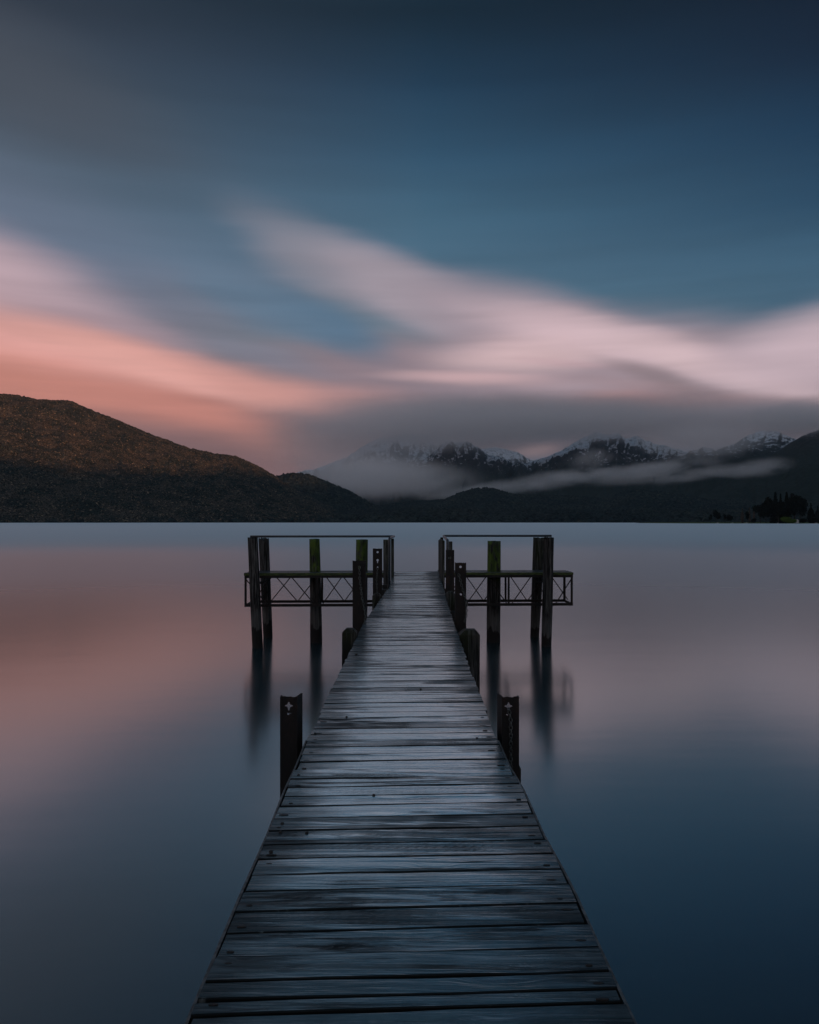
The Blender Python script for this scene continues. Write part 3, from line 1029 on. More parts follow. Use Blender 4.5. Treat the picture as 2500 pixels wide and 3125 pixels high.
# ------------------------------------------------------------------ landing wings with lattice frames
def wing(x0, x1, label, posts, fz, bz, mid):
    root = empty('landing_platform', ((x0 + x1) / 2, 22.25 + 0.035 * (x0 + x1) / 2, DECK), label, 'landing platform', 'landing platforms at the end of the walkway')

    def df(x):
        return 22.25 + 0.035 * x

    def db(x):
        return df(x) + 1.12
    # boards run lengthwise
    nb = 8
    for k in range(nb):
        mb = MB()
        o0, o1 = 0.03 + 1.09 * k / nb + 0.004, 0.03 + 1.09 * (k + 1) / nb - 0.004
        e = pr_.uniform(-0.02, 0.02)
        seg = 12
        vs, fs = [], []
        for i in range(seg + 1):
            x = x0 - 0.01 + e + (x1 - x0 + 0.02) * i / seg
            z = (vnoise(x * 0.9 + k * 9, k * 3.3) - 0.5) * 0.008
            for (q, zz) in ((o0, -0.035), (o0, 0), (o1, 0), (o1, -0.035)):
                vs.append((x, df(x) + q, DECK + z + zz))
        for i in range(seg):
            for j in range(4):
                a = i * 4 + j
                a2 = i * 4 + (j + 1) % 4
                fs.append((a, a2, a2 + 4, a + 4))
        fs.append((3, 2, 1, 0))
        fs.append((seg * 4, seg * 4 + 1, seg * 4 + 2, seg * 4 + 3))
        mb.add(vs, fs, pid=(k * 0.377 + x0) % 1.0, org=(0, df(x0) + o0, DECK))
        mb.build('board', M_PLANK, root)
    mb = MB()
    seg = 40
    vs, fs = [], []
    for i in range(seg + 1):
        x = x0 - 0.012 + (x1 - x0 + 0.024) * i / seg
        lo = -0.062 - 0.018 * vnoise(x * 5, 3)
        for (q, zz) in ((0.026, -0.001), (-0.004, -0.003), (-0.004, lo), (0.026, lo)):
            vs.append((x, df(x) + q, DECK + zz))
    for i in range(seg):
        for j in range(4):
            a = i * 4 + j
            a2 = i * 4 + (j + 1) % 4
            fs.append((a, a + 4, a2 + 4, a2))
    fs.append((0, 1, 2, 3))
    fs.append((seg * 4 + 3, seg * 4 + 2, seg * 4 + 1, seg * 4))
    mb.add(vs, fs)
    mb.build('fascia', M_FASCIA, root)
    zt, zb = CZ - 1.55, CZ - 2.362

    def bar(p, q, w, h, name, mat=M_STEEL):
        b = MB()
        b.bar(p, q, w, h)
        return b.build(name, mat, root)
    for f in (df, db):
        off = 0.03 if f is df else -0.03
        bar((x0, f(x0) + off, zt), (x1, f(x1) + off, zt), 0.085, 0.06, 'top_chord')
        bar((x0, f(x0) + off, zb), (x1, f(x1) + off, zb), 0.075, 0.06, 'bottom_chord')
    for x in (x0 + 0.03, x1 - 0.03):
        if abs(x) > 2:
            for z in (zt, zb):
                bar((x, df(x) + 0.06, z), (x, db(x) - 0.06, z), 0.055, 0.055, 'end_bar')
            bar((x, df(x) + 0.03, zt - 0.04), (x, df(x) + 0.03, zb + 0.04), 0.055, 0.055, 'upright')
            bar((x, db(x) - 0.03, zt - 0.04), (x, db(x) - 0.03, zb + 0.04), 0.065, 0.055, 'upright')
    for (px, front) in mid:
        d = 22.28 if front else 23.3
        x = wx(px, d)
        f = df if front else db
        off = 0.03 if front else -0.03
        bar((x, f(x) + off, zt - 0.04), (x, f(x) + off, zb + 0.04), 0.055, 0.05, 'upright', M_STEEL_RUST if front else M_STEEL)
    for pts, front in ((fz, True), (bz, False)):
        f = df if front else db
        off = 0.035 if front else -0.035
        for (a, ta, b, tb) in pts:
            d = 22.28 if front else 23.3
            xa, xb = wx(a, d), wx(b, d)
            bar((xa, f(xa) + off, zt - 0.03 if ta else zb + 0.03), (xb, f(xb) + off, zt - 0.03 if tb else zb + 0.03), 0.026, 0.026, 'diagonal')
    return root


T_, B_ = 1, 0
wing(-4.64, -0.60, 'left half of the landing, wet boards on a rusty lattice frame with mossy edge', None,
     [(750, T_, 818, B_), (822, B_, 888, T_), (893, T_, 961, B_), (986, B_, 1043, T_), (1050, T_, 1113, B_)],
     [(775, B_, 836, T_), (840, T_, 907, B_), (912, B_, 972, T_), (992, T_, 1049, B_), (1054, B_, 1110, T_)],
     [(969.5, True), (984, False)])
wing(0.86, 4.66, 'right half of the landing on a rusty lattice frame, reaching past the right piles', None,
     [(1368, T_, 1421, B_), (1425, B_, 1484, T_), (1490, T_, 1548, B_), (1564, B_, 1622, T_), (1628, T_, 1684, B_), (1700, B_, 1752, T_)],
     [(1372, B_, 1416, T_), (1420, T_, 1475, B_), (1480, B_, 1534, T_), (1556, T_, 1609, B_), (1615, B_, 1670, T_), (1682, T_, 1737, B_)],
     [(1554, True), (1545, False)])

# iron brackets and a short chain tying the outer piles to the frame
for (px, d, lab) in ((800, 22.0, 'short rusty bolt bracket between the two left outer piles under the deck'), (1650, 22.2, 'short iron bracket with chain between the two right outer piles')):
    mb = MB()
    x = wx(px, d)
    z = wz(1778, d)
    mb.tube([(x - 0.12, d - 0.02, z + 0.03), (x, d + 0.03, z), (x + 0.13, d + 0.1, z + 0.05)], 0.018, 8)
    mb.tube([(x - 0.03, d - 0.05, z), (x + 0.02, d + 0.2, z - 0.02)], 0.035, 8)
    tag(mb.build('bracket', M_STEEL_RUST, None, origin=(x, d, z)), lab, 'bracket')


# ------------------------------------------------------------------ steel channel posts
def outline_mesh(outer, holes, thick):
    cu = bpy.data.curves.new('tmp', 'CURVE')
    cu.dimensions = '2D'
    cu.fill_mode = 'BOTH'
    cu.extrude = thick / 2
    for loop in [outer] + holes:
        sp = cu.splines.new('POLY')
        sp.points.add(len(loop) - 1)
        for p, q in zip(sp.points, loop):
            p.co = (q[0], q[1], 0, 1)
        sp.use_cyclic_u = True
    ob = bpy.data.objects.new('tmp', cu)
    COL.objects.link(ob)
    dg = bpy.context.evaluated_depsgraph_get()
    dg.update()
    me = bpy.data.meshes.new_from_object(ob.evaluated_get(dg))
    COL.objects.unlink(ob)
    bpy.data.objects.remove(ob)
    bpy.data.curves.remove(cu)
    vs = [(v.co.x, -v.co.z, v.co.y) for v in me.vertices]
    fs = [tuple(p.vertices) for p in me.polygons]
    bpy.data.meshes.remove(me)
    return vs, fs


def circ(cx, cy, r, n=16, k=1.0):
    return [(cx + r * math.cos(2 * math.pi * i / n), cy + r * k * math.sin(2 * math.pi * i / n)) for i in range(n)]


def cross_hole(cx, cy, s):
    """torch-cut cross with rounded lobes and a ragged lower slot"""
    pts = []
    for q in range(4):
        a = math.pi / 2 * q
        lobe = 1.0 if q != 3 else 1.25
        for (u, v) in ((0.42, -0.40), (0.72, -0.22), (0.9, -0.26), (1.05, -0.12), (1.05, 0.12), (0.9, 0.26), (0.72, 0.22), (0.42, 0.40)):
            u2 = u * lobe if u > 0.6 else u
            pts.append((cx + s * (u2 * math.cos(a) - v * math.sin(a)), cy + s * (u2 * math.sin(a) + v * math.cos(a))))
    return pts


def key_hole(cx, cy, r):
    top = [(cx + r * math.cos(a), cy + r * math.sin(a)) for a in np.linspace(-1.1, math.pi + 1.1, 14)]
    return top + [(cx - r * 0.28, cy - r * 2.6), (cx + r * 0.28, cy - r * 2.6)]


def post(xc, d, zt, w, dep, holes, label, rust_mat=M_STEEL, flare=0.0):
    root = empty('steel_post', (xc, d, 0.0), label, 'post', 'steel channel posts beside the walkway')
    base = -1.0
    rr = random.Random(int(d * 100 + xc * 10))
    n = 9
    top = [(-w / 2 + w * i / n, zt + rr.uniform(-0.004, 0.004)) for i in range(n + 1)]
    outer = [(-w / 2, base), (w / 2, base)] + top[::-1]
    vs, fs = outline_mesh(outer, holes, 0.009)
    mb = MB()
    mb.add([(v[0] + xc, v[1] + d, v[2]) for v in vs], fs)
    mb.build('web', M_STEEL, root)
    for sgn in (-1, 1):
        mb = MB()
        x = xc + sgn * (w / 2 + 0.0045)
        seg = 24
        vs, fs = [], []
        for i in range(seg + 1):
            z = base + (zt + 0.001 - base) * i / seg
            inner = (sgn > 0) == (xc < 0)
            dep2 = dep if inner else dep * 0.35
            fl = flare if inner else 0.0
            for (qx, qy) in ((-0.0055, -0.006), (0.0055, -0.006), (0.0055 + fl * sgn, dep2 + 0.004 * rr.random()), (-0.0055 + fl * sgn, dep2)):
                vs.append((x + qx, d + qy, z))
        for i in range(seg):
            for j in range(4):
                a, a2 = i * 4 + j, i * 4 + (j + 1) % 4
                fs.append((a, a2, a2 + 4, a + 4))
        fs.append((seg * 4, seg * 4 + 1, seg * 4 + 2, seg * 4 + 3))
        mb.add(vs, fs)
        mb.build('flange', rust_mat, root)
    return root


def zr(v):
    return CZ + v


PX_A, PD_A = -0.829, 5.4
post(PX_A, PD_A, zr(-1.203), 0.098, 0.11,
     [cross_hole(0.0, zr(-1.203) - 0.062, 0.025), [(-.012, zr(-1.325)), (-.004, zr(-1.330)), (.006, zr(-1.322)), (.003, zr(-1.312)), (-.004, zr(-1.317)), (-.011, zr(-1.311))], circ(0.014, zr(-1.318), 0.0035, 8)],
     'short rusty steel post with a cross-shaped hole, nearest on the left', M_STEEL_RUST, 0.02)
PX_B, PD_B = 0.693, 5.4
post(PX_B, PD_B, zr(-1.205), 0.098, 0.11,
     [cross_hole(-0.014, zr(-1.205) - 0.062, 0.025), [(-.028, zr(-1.33)), (-.020, zr(-1.333)), (-.018, zr(-1.322)), (-.027, zr(-1.320))], circ(-0.008, zr(-1.327), 0.006, 8)],
     'short rusty steel post with a cross-shaped hole and hanging chain, nearest on the right', M_STEEL_RUST, 0.02)
PX_C, PD_C = wx(1096.5, 11.7), 11.7
post(PX_C, PD_C, wz(1711, 11.7), 0.178, 0.10, [circ(0.0, wz(1730, 11.7), 0.024, 16)], 'tall dark steel post with one round hole, left side, rising before the mossy pile')
PX_D, PD_D = wx(1152.2, 17.1), 17.1
post(PX_D, PD_D, wz(1674, 17.1), 0.182, 0.10,
     [circ(0.003, wz(1685, 17.1), 0.023, 16), key_hole(0.003, wz(1709.5, 17.1), 0.025), [(-.015, wz(1735, 17.1)), (-.005, wz(1732, 17.1)), (.010, wz(1733, 17.1)), (.02, wz(1737, 17.1)), (.02, wz(1731, 17.1)), (.008, wz(1728.5, 17.1)), (-.008, wz(1729.5, 17.1))]],
     'dark steel post with a round hole above a keyhole, farthest on the left')
PX_E, PD_E = wx(1406.3, 11.7), 11.7
post(PX_E, PD_E, wz(1717.5, 11.7), 0.142, 0.10, [circ(-0.003, wz(1730, 11.7), 0.018, 16), circ(-0.001, wz(1814.5, 11.7), 0.018, 16)], 'dark steel post with two round holes and a long chain, right side of the walkway')
PX_F, PD_F = wx(1373.8, 16.3), 16.3
post(PX_F, PD_F, wz(1678.5, 16.3), 0.153, 0.10, [circ(-0.002, wz(1702.5, 16.3), 0.028, 16)], 'dark steel post under the end of the right handrail, farthest on the right')


# ------------------------------------------------------------------ chains
def chain(pts, link_r, wire, label):
    pts = [Vector(p) for p in pts]
    mb = MB()
    pitch = link_r * 2.55
    seg = [(pts[i + 1] - pts[i]).length for i in range(len(pts) - 1)]
    tot = sum(seg)
    s, k = 0.0, 0
    while s < tot:
        a, i = s, 0
        while i < len(seg) - 1 and a > seg[i]:
            a -= seg[i]
            i += 1
        c = pts[i].lerp(pts[i + 1], min(1, a / seg[i]))
        d = (pts[i + 1] - pts[i]).normalized()
        u = d.cross(Vector((0, 1, 0)))
        if u.length < 0.1:
            u = Vector((1, 0, 0))
        u.normalize()
        n = d.cross(u).normalized()
        side = (u + n * 0.25).normalized() if k % 2 == 0 else (n + u * 0.35).normalized()
        loop = []
        for j in range(13):
            t_ = 2 * math.pi * j / 12
            loop.append(c + d * math.cos(t_) * link_r * 1.65 + side * math.sin(t_) * link_r)
        mb.tube(loop, wire, 6, cap=False)
        s += pitch
        k += 1
    o = mb.build('chain', M_CHAIN, None, origin=tuple(pts[0]))
    return tag(o, label, 'chain', 'chains hanging on the steel posts')


yb = PD_B - 0.03
chain([(PX_B - 0.012, PD_B + 0.02, zr(-1.292)), (PX_B - 0.012, yb, zr(-1.30)), (PX_B - 0.002, yb, zr(-1.36)), (PX_B - 0.001, yb, zr(-1.45)), (PX_B - 0.002, yb, zr(-1.80))], 0.0105, 0.0034, 'rusty chain hanging down the front of the nearest right post')
ye = PD_E - 0.04
chain([(wx(1401, ye), ye, wz(1756, ye)), (wx(1408, ye), ye, wz(1782, ye)), (wx(1416, ye), ye, wz(1812, ye)), (wx(1423, ye), ye, wz(1835, ye)), (wx(1424, ye), ye, wz(1858, ye)), (wx(1423, ye), ye, wz(1880, ye)), (wx(1419, ye), ye, wz(1897, ye))], 0.015, 0.0055, 'chain slung across the two-holed right post and dangling past its edge')
yc_ = PD_C - 0.04
chain([(wx(1097, yc_), yc_, wz(1733, yc_)), (wx(1098, yc_), yc_, wz(1765, yc_)), (wx(1104, yc_), yc_, wz(1815, yc_)), (wx(1110, yc_), yc_, wz(1850, yc_)), (wx(1116, yc_), yc_, wz(1878, yc_)), (wx(1112, yc_), yc_, wz(1905, yc_))], 0.015, 0.0055, 'dark chain hanging from the hole of the tall left post')
yd = PD_D - 0.04
chain([(wx(1153, yd), yd, wz(1736, yd)), (wx(1149, yd), yd, wz(1770, yd)), (wx(1152, yd), yd, wz(1812, yd))], 0.016, 0.0055, 'faint chain down the face of the keyhole post, far left')


# ------------------------------------------------------------------ chamfered timber stubs beside the walkway
def stub(x0, x1, d, zt, ch, label, pid, mat=M_PILE_MOSS):
    """square timber with its top corners cut off"""
    mb = MB()
    w = x1 - x0
    dp = w
    vs, fs = [], []
    zs = [-1.2, 0.0, 0.5, 1.0, 1.5, zt - ch - 0.1, zt - ch]
    for i, z in enumerate(zs):
        q = (vnoise(z * 2 + pid * 30, pid * 7) - 0.5) * 0.014
        for (x, y_) in ((x0 + q, d), (x1 + q, d), (x1 + q, d + dp), (x0 + q, d + dp)):
            vs.append((x, y_, z))
    b = len(vs)
    for (x, y_) in ((x0 + ch * 1.1, d + ch * 0.3), (x1 - ch * 0.9, d + ch * 0.3), (x1 - ch * 0.9, d + dp - ch), (x0 + ch * 1.1, d + dp - ch)):
        vs.append((x, y_, zt))
    for i in range(len(zs)):
        for k in range(4):
            fs.append((i * 4 + k, i * 4 + (k + 1) % 4, i * 4 + 4 + (k + 1) % 4, i * 4 + 4 + k))
    fs.append((b, b + 1, b + 2, b + 3))
    mb.add(vs, fs, pid, org=(x0, d, 0))
    o = mb.build('timber_pile', mat, None, origin=((x0 + x1) / 2, d, 0))
    return tag(o, label, 'pile', 'square timber piles along the walkway')


M_STUB = pile_mat('stub_timber', 0.10)
stub(wx(1042.7, 9.9), deck_l(9.9) - 0.015, 9.9, wz(1919.5, 9.9), 0.05, 'pale green square pile with cut corners, nearer one on the left of the walkway', 0.31, M_STUB)
stub(deck_r(9.9) + 0.012, wx(1465, 9.9), 9.9, wz(1924, 9.9), 0.062, 'broad dark square pile with cut corners, nearer one on the right of the walkway', 0.52, M_PILE_DARK)
stub(wx(1136.7, 15.0), deck_l(15.0) - 0.01, 15.0, wz(1811, 15.0), 0.05, 'small square pile with cut corners before the keyhole post', 0.71, M_STUB)
stub(deck_r(15.2) + 0.01, wx(1389.6, 15.2), 15.2, wz(1805, 15.2), 0.045, 'small square pile with cut corners before the farthest right post', 0.87, M_STUB)
for (d, s_) in ((19.9, -1), (20.0, 1)):
    x_ = deck_l(d) if s_ < 0 else deck_r(d)
    a, b_ = (x_ - 0.26, x_ - 0.03) if s_ < 0 else (x_ + 0.03, x_ + 0.2)
    stub(a, b_, d, DECK - 0.27, 0.03, 'low square pile under the outer end of the walkway, %s side' % ('left' if s_ < 0 else 'right'), 0.4 + s_ * 0.13, M_PILE_DARK)


# ------------------------------------------------------------------ handrails
def arc(p, c, q, n=7):
    """round the corner c between p and q"""
    p, c, q = Vector(p), Vector(c), Vector(q)
    return [p.lerp(c, t_).lerp(c.lerp(q, t_), t_) for t_ in np.linspace(0, 1, n)]


def rail(pts, r, label, mat=M_PIPE):
    v = [Vector(p) for p in pts]
    out_ = [v[0]]
    for i in range(1, len(v) - 1):
        a = v[i] + (v[i - 1] - v[i]).normalized() * 0.09
        b_ = v[i] + (v[i + 1] - v[i]).normalized() * 0.09
        out_ += arc(a, v[i], b_)
    out_.append(v[-1])
    mb = MB()
    mb.tube(out_, r, 14)
    return out_, mb


zl = CZ - 0.415
root = empty('handrail', (wx(1189, 18.9), 18.9, DECK), 'grey pipe handrail over the left half of the landing', 'handrail', 'pipe handrails on the landing')
_, mb = rail([(wx(764, 21.75), 21.75, zl), (wx(1203, 22.0), 22.0, zl), (wx(1188.8, 18.9), 18.9, zl + 0.012), (wx(1188.8, 18.9), 18.9, CZ - 1.66)], 0.030, '')
mb.build('rail', M_PIPE, root)
mb = MB()
mb.box((wx(1193.6, 20.6), 20.6, DECK - 0.25), (wx(1202.5, 20.6), 20.68, CZ - 0.45), bev=0.004)
mb.build('board_post', M_STUB, root)
mb = MB()
mb.box((wx(1170, 20.9), 20.9, DECK - 0.35), (wx(1184.5, 20.9), 21.03, wz(1647, 20.9)), bev=0.005)
mb.build('post', M_STUB, root)
mb = MB()
mb.bar((wx(1192, 18.9), 18.9, DECK - 0.12), (wx(1168, 18.95), 18.95, DECK - 0.12), 0.09, 0.09)
mb.build('foot_block', M_STUB, root)

zrr = CZ - 0.40
root = empty('handrail', (wx(1366, 17.1), 17.1, DECK), 'grey pipe handrail over the right half of the landing', 'handrail', 'pipe handrails on the landing')
_, mb = rail([(wx(1683.5, 21.9), 21.9, zrr), (wx(1354, 21.9), 21.9, zrr), (wx(1366, 17.1), 17.1, zrr - 0.01), (wx(1366, 17.1), 17.1, CZ - 1.66)], 0.030, '')
mb.build('rail', M_PIPE, root)
mb = MB()
mb.box((wx(1344.5, 21.2), 21.2, DECK - 0.2), (wx(1353, 21.2), 21.32, wz(1640, 21.2)), bev=0.005)
mb.build('post', M_STUB, root)
mb = MB()
mb.box((wx(1350, 19.2), 19.2, DECK - 0.35), (wx(1357.5, 19.2), 21.1, CZ - 0.47), bev=0.004)
mb.build('side_board', M_STUB, root)
mb = MB()
mb.box((wx(1338.5, 22.9), 22.9, DECK - 0.3), (wx(1347, 22.9), 23.05, wz(1648.5, 22.9)), bev=0.005)
mb.build('post', M_STUB, root)
mb = MB()
mb.box((wx(1371, 18.0), 18.0, DECK - 0.3), (wx(1381, 18.0), 18.09, wz(1652.5, 18.0)), bev=0.005)
mb.build('post', M_STUB, root)
# small feet that carry the rails on the outer piles
for (px, d, z0) in ((780, 21.8, wz(1641.5, 21.8)), (1663, 22.0, wz(1642, 22.0))):
    mb = MB()
    x = wx(px, d)
    mb.tube([(x, d - 0.04, z0 - 0.03), (x, d - 0.04, zl + 0.0)], 0.022, 8)
    mb.tube([(x, d - 0.04, z0 - 0.02), (x, d - 0.04, z0 + 0.006)], 0.05, 10)
    o = mb.build('rail_foot', M_STEEL, None, origin=(x, d, z0))
    tag(o, 'small iron foot under the rail on top of the %s outer pile' % ('left' if px < 1000 else 'right'), 'bracket')

# ------------------------------------------------------------------ trees and shore on the right-hand point
LD = 1400.0


def lx(cx):          # column of the enlarged corner view -> metres
    return (2050 + cx * 0.26087 - 1250) / FPX * LD


def lz_(cy):
    return (557 - cy) * 0.26087 / FPX * LD


M_TRUNK = plain_mat('bark', (0.02, 0.017, 0.014), (0.05, 0.042, 0.035), 0.9, 2.0)


def leaf_mat(name, c1, c2):
    m, t, out = new_mat(name)
    g = t.new('ShaderNodeNewGeometry').outputs['Position']
    n = t.noise(g, 0.35, 3, 0.6)
    principled(t, out, t.mix(t.rng(n, 0.35, 0.65), (*c1, 1), (*c2, 1)), 0.9, spec=0.15)
    return m


M_CON = leaf_mat('conifer_needles', (0.004, 0.006, 0.004), (0.012, 0.015, 0.009))
M_BROAD = leaf_mat('evergreen_leaves', (0.004, 0.006, 0.004), (0.014, 0.017, 0.010))
M_WIL = leaf_mat('willow_leaves', (0.04, 0.08, 0.012), (0.10, 0.16, 0.03))
M_GOLD = leaf_mat('bare_poplar_twigs', (0.07, 0.055, 0.045), (0.13, 0.10, 0.08))


def tree(cx, w, top, base, kind, mat, label, cat='tree', dd=0.0, group='trees on the far right point'):
    rr = random.Random(int(cx * 7 + top))
    X, Y = lx(cx) * (LD + dd) / LD, LD + dd
    Z0 = max(0.3, 0.4)
    H = (lz_(top) - 0.0) * (LD + dd) / LD
    W = w * 0.26087 / FPX * LD
    root = empty('tree' if cat == 'tree' else 'bush', (X, Y, Z0), label, cat, group)
    mb = MB()
    th = H * (0.9 if kind != 'broad' else 0.6)
    mb.tube([(X, Y, Z0 - 1.5), (X + rr.uniform(-.3, .3), Y, Z0 + th * 0.4), (X + rr.uniform(-.5, .5), Y, Z0 + th)], [H * 0.022, H * 0.016, H * 0.004], 7)
    for k in range(6):
        a = rr.uniform(0, 6.28)
        h0 = th * rr.uniform(0.3, 0.8)
        ln = W * 0.33
        mb.tube([(X, Y, Z0 + h0), (X + math.cos(a) * ln, Y + math.sin(a) * ln, Z0 + h0 + ln * 0.5)], [H * 0.007, H * 0.002], 5)
    mb.build('trunk', M_TRUNK, root)
    vs, fs = [], []
    N = 2600 if W > 12 else 900
    lobes = [(rr.uniform(-.28, .28), rr.uniform(-.28, .28), rr.uniform(.45, .85), rr.uniform(.18, .32)) for _ in range(9)]
    for k in range(N):
        if kind == 'conifer':
            h = rr.random() ** 1.3
            tier = 0.55 + 0.45 * ((h * 11) % 1.0 < 0.55)
            rad = W / 2 * (1 - h) ** 0.85 * tier * (0.55 + 0.45 * rr.random())
            a = rr.uniform(0, 6.28)
            p = Vector((X + rad * math.cos(a), Y + rad * math.sin(a), Z0 + H * (0.06 + 0.94 * h) - rad * 0.25))
        elif kind == 'column':
            h = rr.random()
            rad = W / 2 * math.sin(min(1, h * 1.15 + 0.12) * math.pi) ** 0.6 * math.sqrt(rr.random())
            a = rr.uniform(0, 6.28)
            p = Vector((X + rad * math.cos(a), Y + rad * math.sin(a), Z0 + H * (0.03 + 0.97 * h)))
        else:
            lo = lobes[k % 9] if kind == 'broad' else (lobes[k % 9][0], lobes[k % 9][1], lobes[k % 9][2] * 0.75 - 0.12, .3)
            u = Vector((rr.gauss(0, 1), rr.gauss(0, 1), rr.gauss(0, 1))).normalized() * rr.random() ** 0.4
            p = Vector((X + W * (lo[0] + u.x * lo[3]), Y + W * (lo[1] + u.y * lo[3]), Z0 + min(H, H * lo[2] + u.z * lo[3] * H * 0.8)))
            p.z = max(p.z, Z0 + 0.2)
        s = max(0.35, H * 0.022) * rr.uniform(0.6, 1.5)
        e = Euler((rr.uniform(0, 6.28), rr.uniform(0, 6.28), rr.uniform(0, 6.28))).to_matrix()
        b = len(vs)
        for q in ((-1, -.6, 0), (1, -.5, .2), (.8, .7, 0), (-.7, .6, -.2)):
            vs.append(p + e @ (Vector(q) * s))
        fs.append((b, b + 1, b + 2, b + 3))
    mb = MB()
    mb.add(vs, fs)
    mb.build('crown', mat, root)
    return root


tree(1215, 120, 195, 545, 'conifer', M_CON, 'tall dark conifer, first spire of the dense grove on the right point')
tree(1275, 70, 214, 545, 'conifer', M_CON, 'narrow dark conifer between two taller spires in the grove', dd=30)
tree(1345, 130, 198, 545, 'conifer', M_CON, 'tall dark conifer with the middle spire of the grove', dd=-20)
tree(1160, 150, 250, 545, 'broad', M_BROAD, 'dark rounded tree left of the tallest spires in the grove', dd=25)
tree(1105, 140, 300, 545, 'broad', M_BROAD, 'dark tree stepping down the left shoulder of the grove', dd=5)
tree(1040, 150, 345, 550, 'broad', M_BROAD, 'low dark round tree at the left end of the grove', dd=-10)
tree(1440, 170, 212, 545, 'broad', M_BROAD, 'big dark flat-topped tree right of the middle spire', dd=10)
tree(1505, 150, 235, 545, 'broad', M_BROAD, 'dark spreading tree at the right end of the grove, above the house', dd=35)
tree(1250, 170, 300, 545, 'broad', M_BROAD, 'dark low tree filling the foot of the grove, below the narrow conifer', dd=-30)
tree(1380, 170, 300, 545, 'broad', M_BROAD, 'dark tree behind the bright green willow', dd=-5)
tree(1630, 80, 325, 530, 'column', M_CON, 'dark pointed cypress standing alone right of the house', dd=-10)
tree(1708, 75, 355, 530, 'column', M_CON, 'dark cypress at the right edge of the picture', dd=-10)
tree(1330, 125, 445, 550, 'bush', M_WIL, 'bright green willow at the water, taller left one', 'bush', dd=-55)
tree(1410, 110, 478, 550, 'bush', M_WIL, 'bright green willow at the water, lower right one', 'bush', dd=-55)
tree(1545, 90, 470, 535, 'bush', M_BROAD, 'dark round shrub between the house and the lone cypress', 'bush', dd=-15)
tree(1660, 110, 462, 535, 'bush', M_BROAD, 'dark shrub under the lone cypress', 'bush', dd=-25)
tree(522, 85, 398, 545, 'broad', M_CON, 'dark bushy pine, tallest of the small far trees left of the grove', dd=60)
tree(455, 45, 452, 545, 'broad', M_CON, 'small dark tree, leftmost on the low point', dd=60)
tree(625, 60, 445, 540, 'broad', M_CON, 'dark round tree, left one of a touching pair', dd=60)
tree(680, 80, 455, 540, 'broad', M_CON, 'dark round tree, right one of a touching pair', dd=60)
tree(885, 60, 415, 535, 'broad', M_CON, 'dark tree between the pale brown poplars', dd=50)
tree(955, 60, 475, 540, 'bush', M_CON, 'low dark shrub just left of the grove', 'bush', dd=20)
tree(828, 40, 385, 540, 'column', M_GOLD, 'pale brown poplar, leftmost of the thin three', dd=70)
tree(912, 24, 372, 540, 'column', M_GOLD, 'thin pale poplar just right of the dark tree', dd=75)
tree(965, 24, 372, 540, 'column', M_GOLD, 'thin pale poplar nearest the grove', dd=75)

# the low point itself, with a stony edge
xs_ = np.linspace(lx(380), lx(2600), 160)
us = np.linspace(0, 1, 10)
UU, XX2 = np.meshgrid(us, xs_, indexing='ij')
shore_y = 1335 + 110 * np.clip((lx(1150) - xs_) / 150, 0, 1) ** 1.2 + 14 * (fbm(xs_ / 30, xs_ * 0, 3, seed=4) - 0.5)
YY2 = shore_y[None, :] + UU * 420
ZZ2 = -0.8 + 2.4 * (UU ** 0.5) + 0.8 * fbm(XX2 / 15, YY2 / 15, 3, seed=6) * (UU > 0)
ZZ2 = np.where(UU == 0, -1.0, ZZ2)
ZZ2 = ZZ2 * np.clip((XX2 - lx(380)) / 25, 0, 1)[...] - 0.5 * (XX2 <= lx(385))
m, t, out = new_mat('shore_ground')
g = t.new('ShaderNodeNewGeometry').outputs['Position']
gz = t.sep(g)[2]
n = t.noise(g, 0.08, 4, 0.6)
grass = t.mix(t.rng(n, 0.4, 0.6), (0.03, 0.05, 0.015, 1), (0.07, 0.11, 0.03, 1))
c = t.mix(t.rng(gz, 0.35, 0.8), (0.07, 0.065, 0.06, 1), grass)
principled(t, out, c, 0.95, n, 0.3, 0.6, spec=0.1)
tag(link('ground', grid_mesh('ground', XX2, YY2, ZZ2), m), kind='structure')

# small white house between the trees and a few boats drawn up at the edge
M_WHITE = plain_mat('white_boards', (0.55, 0.55, 0.55), (0.7, 0.7, 0.7), 0.7, 1.0)
M_ROOF = plain_mat('grey_roof', (0.08, 0.08, 0.085), (0.12, 0.12, 0.12), 0.7, 1.0)
M_GLASSD = plain_mat('dark_window', (0.01, 0.012, 0.015), (0.02, 0.02, 0.025), 0.2, 1.0)
hx, hy = lx(1472) * 1345 / LD, 1345.0
root = empty('house', (hx, hy, 1.4), 'small white house half hidden among the trees right of the willow', 'house')
mb = MB()
mb.box((hx - 2.2, hy, 0.6), (hx + 2.2, hy + 6, 5.6))
mb.add([(hx - 2.2, hy, 5.6), (hx + 2.2, hy, 5.6), (hx, hy, 7.4)], [(0, 1, 2)])
mb.build('wall', M_WHITE, root)
mb = MB()
mb.add([(hx - 2.7, hy - .4, 5.3), (hx, hy - .4, 7.6), (hx, hy + 6.4, 7.6), (hx - 2.7, hy + 6.4, 5.3), (hx + 2.7, hy - .4, 5.3), (hx + 2.7, hy + 6.4, 5.3),
        (hx - 2.7, hy - .4, 5.05), (hx, hy - .4, 7.35), (hx, hy + 6.4, 7.35), (hx - 2.7, hy + 6.4, 5.05), (hx + 2.7, hy - .4, 5.05), (hx + 2.7, hy + 6.4, 5.05)],
       [(0, 1, 2, 3), (1, 4, 5, 2), (6, 9, 8, 7), (7, 8, 11, 10), (0, 6, 7, 1), (1, 7, 10, 4)])
mb.build('roof', M_ROOF, root)
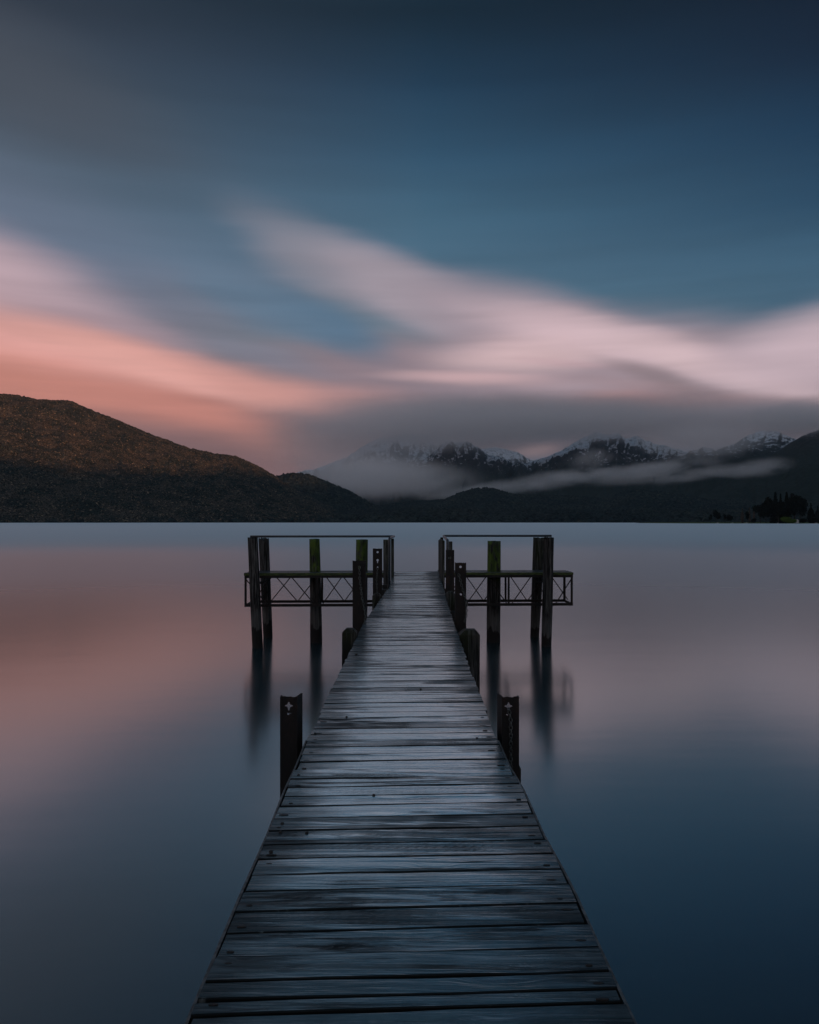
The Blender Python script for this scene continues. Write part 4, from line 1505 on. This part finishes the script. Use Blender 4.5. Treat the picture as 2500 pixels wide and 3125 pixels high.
for q in (-1.1, 1.1):
    for z in (1.9, 4.0):
        mb = MB()
        mb.box((hx + q - 0.45, hy - 0.06, z), (hx + q + 0.45, hy - 0.005, z + 1.1))
        mb.build('window', M_GLASSD, root)


def boat(cx, cy, L, label):
    d = 1325.0 + (60 if cx < 1000 else 0)
    x, z = lx(cx) * d / LD, 0.35
    vs, fs = [], []
    n = 10
    for i in range(n + 1):
        s = i / n * 2 - 1
        w = 0.9 * (1 - max(0, s) ** 3)
        for (u, v) in ((-1, 1.0), (-.7, .25), (0, 0), (.7, .25), (1, 1.0)):
            vs.append((x + s * L / 2, d + u * w, z - 0.4 + v * 0.9 + 0.25 * max(0, s) ** 2))
    for i in range(n):
        for k in range(4):
            fs.append((i * 5 + k, i * 5 + k + 1, i * 5 + k + 6, i * 5 + k + 5))
        fs.append((i * 5 + 4, i * 5, i * 5 + 5, i * 5 + 9))
    fs.append((0, 1, 2, 3, 4))
    root = empty('boat', (x, d, z), label, 'boat', 'small boats at the far right shore')
    mb = MB()
    mb.add(vs, fs)
    mb.build('hull', M_WHITE, root)
    mb = MB()
    mb.box((x - L * 0.1, d - 0.45, z + 0.45), (x + L * 0.15, d + 0.45, z + 1.05), bev=0.1)
    mb.build('cabin', M_WHITE, root)


boat(535, 535, 5.0, 'tiny white boat before the bushy pine on the low point')
boat(711, 535, 4.0, 'tiny white boat at the foot of the touching dark trees')
boat(874, 532, 6.0, 'longest tiny white boat, below the dark tree between the poplars')
boat(1690, 547, 5.0, 'tiny pale boat at the grassy shore by the right edge')
boat(1243, 524, 2.5, 'smallest white boat at the foot of the dark grove, left of the willow')

# ------------------------------------------------------------------ the air itself
m, t, out = new_mat('haze')
pv = t.new('ShaderNodeVolumePrincipled')
pv.inputs['Color'].default_value = (0.60, 0.82, 1.0, 1)
pv.inputs['Density'].default_value = 1.2e-5
pv.inputs['Anisotropy'].default_value = 0.5
t.l.new(pv.outputs[0], out.inputs['Volume'])
mb = MB()
mb.box((-19000, -19000, -5), (19000, 19000, 2700))
tag(mb.build('haze', m), kind='stuff')
